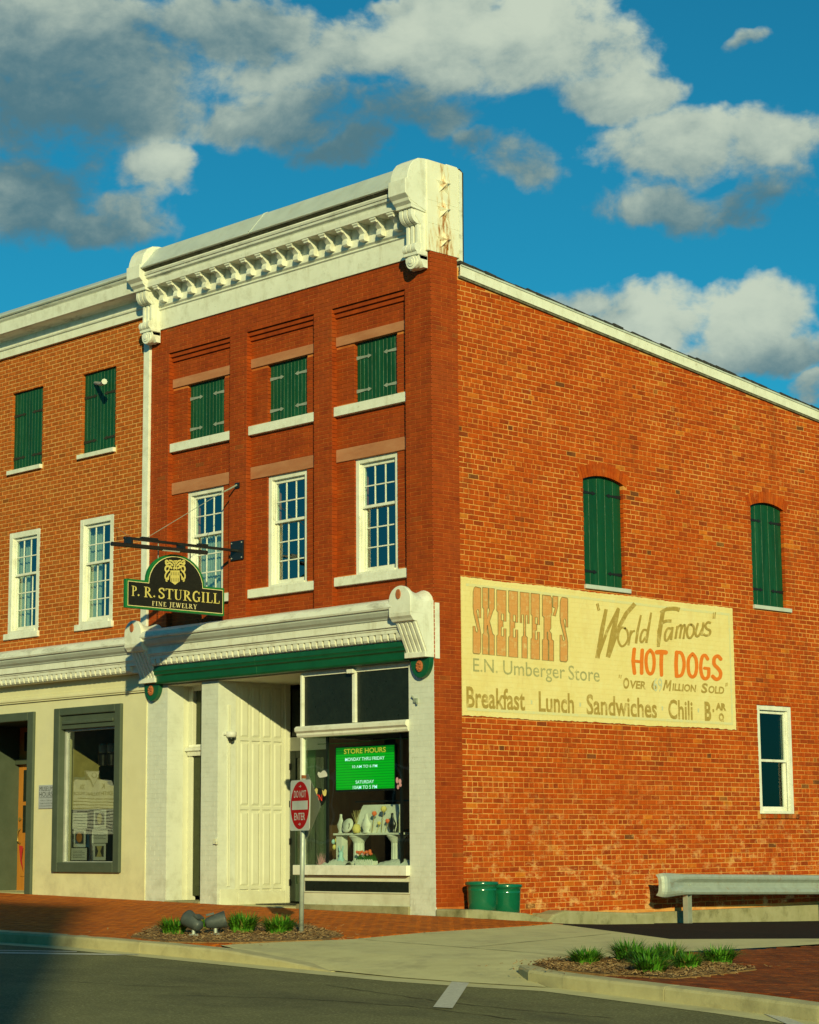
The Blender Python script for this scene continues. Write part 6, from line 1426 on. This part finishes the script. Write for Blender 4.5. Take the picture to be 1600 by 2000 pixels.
# ------------------------------------------------------------------ things in the display window
def display():
    t = thing('video_screen', 'bright green screen showing store hours in the shop window', 'screen', (-1.98, .5, 1.8))
    x0, x1, z0, z1 = -2.615, -1.347, 1.815, 2.445
    q = MB(); q.box(x0-.02, x1+.02, .50, .55, z0-.03, z1+.02); obj('casing', q, 'black_metal', t)
    q = MB(); q.box(x0, x1, .496, .5, z0, z1); obj('picture', q, 'screen_green', t)
    paint('scan_lines', [([(x0, z0+.02+.0395*k), (x1, z0+.02+.0395*k)], .008) for k in range(16)], lambda u, v, d: (u, .4955-d*.02, v), 'screen_dark', t)
    Z = lambda x, y: fr(560+x/6.154, 1420+y/6.154, .493)
    for body, b, m in (('STORE HOURS', (688,333,1190,256), 'screen_yellow'), ('MONDAY THRU FRIDAY', (702,418,1176,365), 'screen_white'), ('10 AM TO 6 PM', (788,500,1088,457), 'screen_white'), ('SATURDAY', (828,688,1048,638), 'screen_white')):
        a = Z(b[0], (b[1]+b[3])/2); e = Z(b[2], (b[1]+b[3])/2-(b[2]-b[0])*.045); zc = (a.z+e.z)/2; hh = abs(b[1]-b[3])/6.154/140*.42
        text('lettering', body, FRONT, (a.x, e.x, zc-hh, zc+hh), .4945, m, t, bold=.012)
    a, e = Z(795, 745), Z(1085, 735)
    text('lettering', '10AM TO 5 PM', FRONT, (a.x, e.x, z0+.003, z0+.055), .4945, 'screen_white', t, bold=.012)
    # shelf on two fluted pedestals
    s = thing('display_shelf', 'white display shelf on two fluted column pedestals in the shop window', 'shelf', (-1.7, .42, .695))
    q = MB(); q.box(-2.43, -.98, .26, .56, 1.135, 1.165); obj('shelf_board', q, 'display_white', s, bevel=.004)
    for x in (-2.03, -1.22):
        q = MB(); n = 24
        pf = [(.13,0),(.13,.04),(.10,.06),(.085,.08),(.08,.32),(.095,.35),(.13,.40),(.15,.42),(.15,.44)]
        for r, z in pf:
            for k in range(n): rr = r*(1-(.10 if k % 2 and .07 < z < .33 else 0)); q.v.append((x+rr*math.cos(2*math.pi*k/n), .42+rr*math.sin(2*math.pi*k/n), .695+z)); q.t.append(.5)
        for i in range(len(pf)-1):
            for k in range(n): q.f.append((i*n+k, i*n+(k+1) % n, (i+1)*n+(k+1) % n, (i+1)*n+k))
        obj('pedestal', q, 'display_white', s)
    q = MB(); q.box(-2.40, -2.28, .30, .42, .695, 1.135); obj('support', q, 'display_white', s)
    b = thing('shadow_box', 'open white display box with sloping lid standing on the window shelf', 'display box', (-1.6, .5, 1.165))
    q = MB(); q.add([(-2.14,.36,1.165),(-1.20,.36,1.165),(-1.24,.52,1.56),(-2.06,.52,1.56),(-2.14,.37,1.165),(-1.20,.37,1.165),(-1.24,.535,1.56),(-2.06,.535,1.56)], [(0,1,2,3),(4,7,6,5),(0,3,7,4),(1,5,6,2),(3,2,6,7)]); obj('sloping_panel', q, 'display_white', b)
    q = MB(); q.box(-2.06, -1.22, .535, .56, 1.165, 1.58); obj('back', q, 'display_white', b)
    for i, (x, z, r) in enumerate(((-1.62,1.44,.04),(-1.42,1.50,.05),(-1.34,1.33,.035),(-1.52,1.30,.03),(-1.75,1.26,.03))):
        q = MB(); q.tube([(x,.30,1.17),(x+.02,.33,z-.02)], .004, 4); f = obj('dried_flower', q, 'mustard', None); tag(f, ('tall orange dried flower left of centre before the white display box', 'tall yellow dried flower before the white display box', 'short orange dried flower beside the black bust', 'short yellow dried flower between taller stems on the shelf', 'lowest orange dried flower beside the twig vase')[i], 'flower', 'dried flowers on the window shelf')
        q = MB(); q.lathe([(.004,-r*.9),(r*.8,-r*.3),(r,.2*r),(r*.6,r),(.004,r*.7)], (x+.02,.33,z), 9); obj('flower_head', q, 'flower_orange' if i % 2 == 0 else 'pastel_yellow', f)
    def bust(x, y, z, s, m, label):
        q = MB(); q.lathe([(.07*s,0),(.07*s,.012),(.05*s,.03),(.085*s,.09),(.09*s,.13),(.05*s,.19),(.03*s,.24),(.03*s,.28),(.001,.285)], (x, y, z), 16); q.v = [(vx, y+(vy-y)*.55, vz) for vx, vy, vz in q.v]; o = obj('necklace_bust', q, m, None, smooth=True); tag(o, label, 'jewelry stand'); return o
    bust(-1.72, .28, 1.165, 1.05, 'display_white', 'tall white necklace bust in front of the white display box')
    bust(-2.36, .36, 1.165, .8, 'display_white', 'small white necklace bust at the end of the window shelf')
    bust(-1.19, .30, 1.165, .8, 'black_metal', 'black necklace bust beside the display box')
    q = MB(); q.lathe([(.001,0),(.10,.004),(.115,.02),(.10,.04),(.001,.05)], (0,0,0), 20); q.xf(Matrix.Translation((-2.17,.34,1.27)) @ Matrix.Rotation(R(70),4,'X')); o = obj('necklace_dish', q, 'display_white', None, smooth=True); tag(o, 'round white necklace dish with dark cord on the window shelf', 'jewelry stand')
    q = MB(); q.tube([(-2.17+.075*math.cos(R(a)), .285-.0*a, 1.285+.08*math.sin(R(a))) for a in range(120, 400, 20)], .006, 5); obj('cord', q, 'iron_black', o)
    q = MB(); q.lathe([(.05,0),(.065,.06),(.045,.12),(.03,.13)], (-1.93,.28,1.165), 14); o = obj('pale_vase', q, 'pastel_yellow', None, smooth=True); tag(o, 'small cream vase of twigs on the window shelf', 'vase')
    q = MB()
    for k in range(10): q.tube([(-1.93,.28,1.28),(-1.93+random.uniform(-.10,.12),.28+random.uniform(-.05,.05),1.48+random.uniform(-.03,.05))], .003, 3)
    obj('twigs', q, 'mustard', o)
    # flower box, satin, easter ornaments
    f = thing('flower_box', 'white picket flower box with orange blooms on the window floor', 'flower box', (-1.70, .24, .695))
    for k in range(9): q = MB(); x = -1.87+k*.042; q.prism([(x,.695),(x+.032,.695),(x+.032,.765),(x+.016,.785),(x,.765)], 'y', .19, .20); obj('picket', q, 'sign_white', f)
    q = MB(); q.box(-1.87, -1.50, .20, .30, .695, .76); obj('trough', q, 'sign_white', f)
    q = MB()
    for k in range(160): a = Vector((random.uniform(-1.87,-1.5), random.uniform(.19,.31), .75)); d = Vector((random.uniform(-.03,.03), random.uniform(-.03,.03), random.uniform(.06,.14))); w = Vector((.006,.0,0)); q.add([a-w, a+w, a+d], [(0,1,2)])
    o = obj('leaves', q, 'flower_green', f); o['kind'] = 'stuff'
    for k in range(16):
        q = MB(); q.lathe([(.004,-.02),(.022,-.005),(.026,.012),(.012,.026)], (random.uniform(-1.86,-1.51), random.uniform(.19,.31), random.uniform(.85,.90)), 7); obj('bloom', q, 'flower_orange' if k % 4 else 'pastel_pink', f)
    for i, (x0, x1, lab) in enumerate(((-2.55,-2.05,'folded white satin cloth below the green screen'),(-1.35,-.62,'folded white satin cloth beside the flower box'))):
        q = MB(); n = 14; m_ = 6
        for a in range(n+1):
            for b_ in range(m_+1): q.v.append((x0+(x1-x0)*a/n, .12+.26*b_/m_, .70+.05*abs(math.sin(a*1.3+b_*.9))*math.sin(math.pi*b_/m_)+.05*math.sin(math.pi*a/n)*math.sin(math.pi*b_/m_))); q.t.append(.5)
        for a in range(n):
            for b_ in range(m_): k = a*(m_+1)+b_; q.f.append((k, k+m_+1, k+m_+2, k+1))
        o = obj('satin_cloth', q, 'satin', None, smooth=True); tag(o, lab, 'cloth')
    q = MB(); q.lathe([(.001,0),(.05,.01),(.06,.06),(.04,.11),(.03,.13),(.04,.17),(.02,.20),(.001,.205)], (-2.24,.25,.70), 14); o = obj('rabbit_figure', q, 'pastel_blue', None, smooth=True); tag(o, 'pale blue rabbit ornament on the window floor', 'ornament')
    for s in (-1, 1): q = MB(); q.tube([(-2.24+.02*s,.25,.89),(-2.24+.05*s,.25,.98)], [.014,.01], 6); obj('ear', q, 'pastel_blue', o)
    q = MB(); q.tube([(-2.44,.34,.70),(-2.43,.34,1.0)], .008, 6); o = obj('egg_tree', q, 'mustard', None); tag(o, 'small stand of pastel eggs beside the shelf support', 'ornament')
    for i, (dx, dz) in enumerate(((-.05,.26),(.05,.28),(.0,.36),(-.07,.34),(.06,.20))): q = MB(); q.lathe([(.001,-.04),(.028,-.02),(.032,.0),(.022,.03),(.001,.042)], (-2.435+dx,.34,.70+dz), 10); obj('egg', q, ('pastel_yellow','pastel_pink','pastel_yellow','pastel_blue','pastel_pink')[i], o, smooth=True)
    q = MB()
    for k in range(60): a = Vector((random.uniform(-2.75,-2.55), random.uniform(.2,.32), .70)); d = Vector((random.uniform(-.06,.06), 0, random.uniform(.05,.2))); w = Vector((.008,0,0)); q.add([a-w, a+w, a+d], [(0,1,2)])
    o = obj('flower_spray', q, 'pastel_pink', None); tag(o, 'loose spray of pink flowers in the corner by the entry', 'flowers')
    # stickers on the glass
    f3 = lambda u, v, d: (u, .044-d, v)
    cl = fr(560+430/6.154, 1420+565/6.154, .044)
    q = MB(); q.add([(cl.x+a, .044, cl.z+b) for a, b in spline([(-.11,.0),(-.09,.035),(-.04,.02),(.0,.045),(.05,.05),(.09,.02),(.11,-.03),(.06,-.045),(.0,-.05),(-.07,-.05),(-.11,.0)], 3)], [tuple(range(31))]); o = obj('cloud_sticker', q, 'sign_white', None); tag(o, 'white cloud shaped sticker on the shop glass', 'sticker')
    bf = fr(560+1345/6.154, 1420+682/6.154, .044); o = None
    for i, (a, b, rx, rz) in enumerate(((-.028,.05,.028,.045),(.03,.03,.03,.04),(-.01,-.045,.025,.035),(.04,-.02,.028,.025))):
        q = MB(); q.add([(bf.x+p[0], .044-.0005*i, bf.z+p[1]) for p in oval((a, b), rx, rz, 12)], [tuple(range(12))])
        if o is None: o = obj('butterfly_sticker', q, 'pastel_pink', None); tag(o, 'pink butterfly sticker on the glass beside the screen', 'sticker')
        else: obj('wing', q, 'pastel_pink', o)
    for (px, py, lab) in ((345,775,'yellow chick sticker above the left end of the neon sign'),(452,790,'yellow chick sticker above the right end of the neon sign')):
        c = fr(560+px/6.154, 1420+py/6.154, .044); q = MB(); q.add([(c.x+a, .044, c.z+b) for a, b in ((-.05,.05),(-.02,.02),(.02,.055),(.055,.03),(.04,-.04),(.0,-.055),(-.035,-.02))], [tuple(range(7))]); o = obj('chick_sticker', q, 'pastel_yellow', None); tag(o, lab, 'sticker')
    n = thing('neon_sign', 'red neon open sign hanging inside the shop glass', 'neon sign', (-2.75, .16, 1.55))
    q = MB(); q.add([(p[0], .17, p[1]) for p in oval((-2.70, 1.70), .22, .15, 24)], [tuple(range(24))]); obj('backing', q, 'sign_black', n)
    text('lettering', 'OPEN', FRONT, (-2.86, -2.56, 1.645, 1.745), .16, 'neon_red', n)
display()

# ------------------------------------------------------------------ across the pavement and the street (seen in the glass, and throwing the shade)
def marker():
    t = thing('historical_marker', 'white lettered roadside marker on a post at the kerb before the museum', 'marker', (-12.85, -3.2, gz(-12.85,-3.2)))
    X = -12.85; c = -3.2; z0 = 1.22; z1 = 2.27; w = .53
    q = MB(); q.tube([(X, c, -.2), (X, c, 1.2)], .05, 12); obj('post', q, 'galvanised', t)
    pts = [(c-w,z0),(c+w,z0),(c+w,z1-.12),(c+w-.04,z1-.1),(c+w-.10,z1),(c-w+.10,z1),(c-w+.04,z1-.1),(c-w,z1-.12)]
    q = MB(); q.prism(pts, 'x', X-.03, X+.03); b = obj('plate', q, 'marker_white', t, bevel=.01)
    q = MB(); q.prism([(c-.17,z1+.17),(c+.17,z1+.17),(c,z1-.15)], 'x', X-.035, X+.035); obj('crest', q, 'marker_white', t, bevel=.01)
    W = lambda u, v, w_: (X+.032-w_, u, v)
    paint('crest_line', [([(c-.15,z1+.155),(c+.15,z1+.155),(c,z1-.12),(c-.15,z1+.155)], .012), ([(c+.05*math.cos(R(a)), z1+.08+.05*math.sin(R(a))) for a in range(0, 361, 30)], .01)], lambda u, v, d: (X+.0365+d, u, v), 'ink', t)
    text('lettering', 'K', W, (c-.30, c-.24, z1-.17, z1-.08), 0, 'ink', b); text('lettering', '326', W, (c+.17, c+.32, z1-.17, z1-.08), 0, 'ink', b)
    text('lettering', 'EDITH BOLLING WILSON', W, (c-.46, c+.48, z1-.29, z1-.22), 0, 'ink', b)
    paint('print', [([(c-.48, z1-.36-.062*k), (c+(.48 if k % 4 else .36), z1-.36-.062*k)], .015) for k in range(11)], lambda u, v, d: (X+.0325+d*.1, u, v), 'ink', b)
marker()
def opposite():
    def block(label, x0, x1, y0, y1, h, rows, step):
        t = thing('opposite_building', label, 'building', ((x0+x1)/2, (y0+y1)/2, -.6))
        q = MB(); q.box(x0, x1, y0, y1, -2, h); obj('wall', q, 'opposite_brick', t)
        q = MB(); q.box(x0-.15, x1+.15, y0-.15, y1+.15, h, h+.2); obj('parapet', q, 'white_paint', t)
        for fl in range(rows):
            z = 1.1+3.3*fl; x = x0+1.2
            while x < x1-1.5:
                q = MB(); q.box(x-.08, x+1.18, y1-.01, y1+.05, z-.08, z+1.98); w = obj('window', q, 'white_paint', t)
                q = MB(); q.box(x, x+1.1, y1+.045, y1+.06, z, z+1.9); obj('pane', q, 'black_panel', w); x += step
    block('long low brick building across the street from the shop', -70, 7.5, -28, -18, 5.2, 1, 3.8)
    block('unseen tall brick block added beyond the street to shade the road corner', 32, 49.3, -58, -44, 21.0, 5, 3.2)  # out of view; added, placed and sized to cast the soft road shadow
opposite()
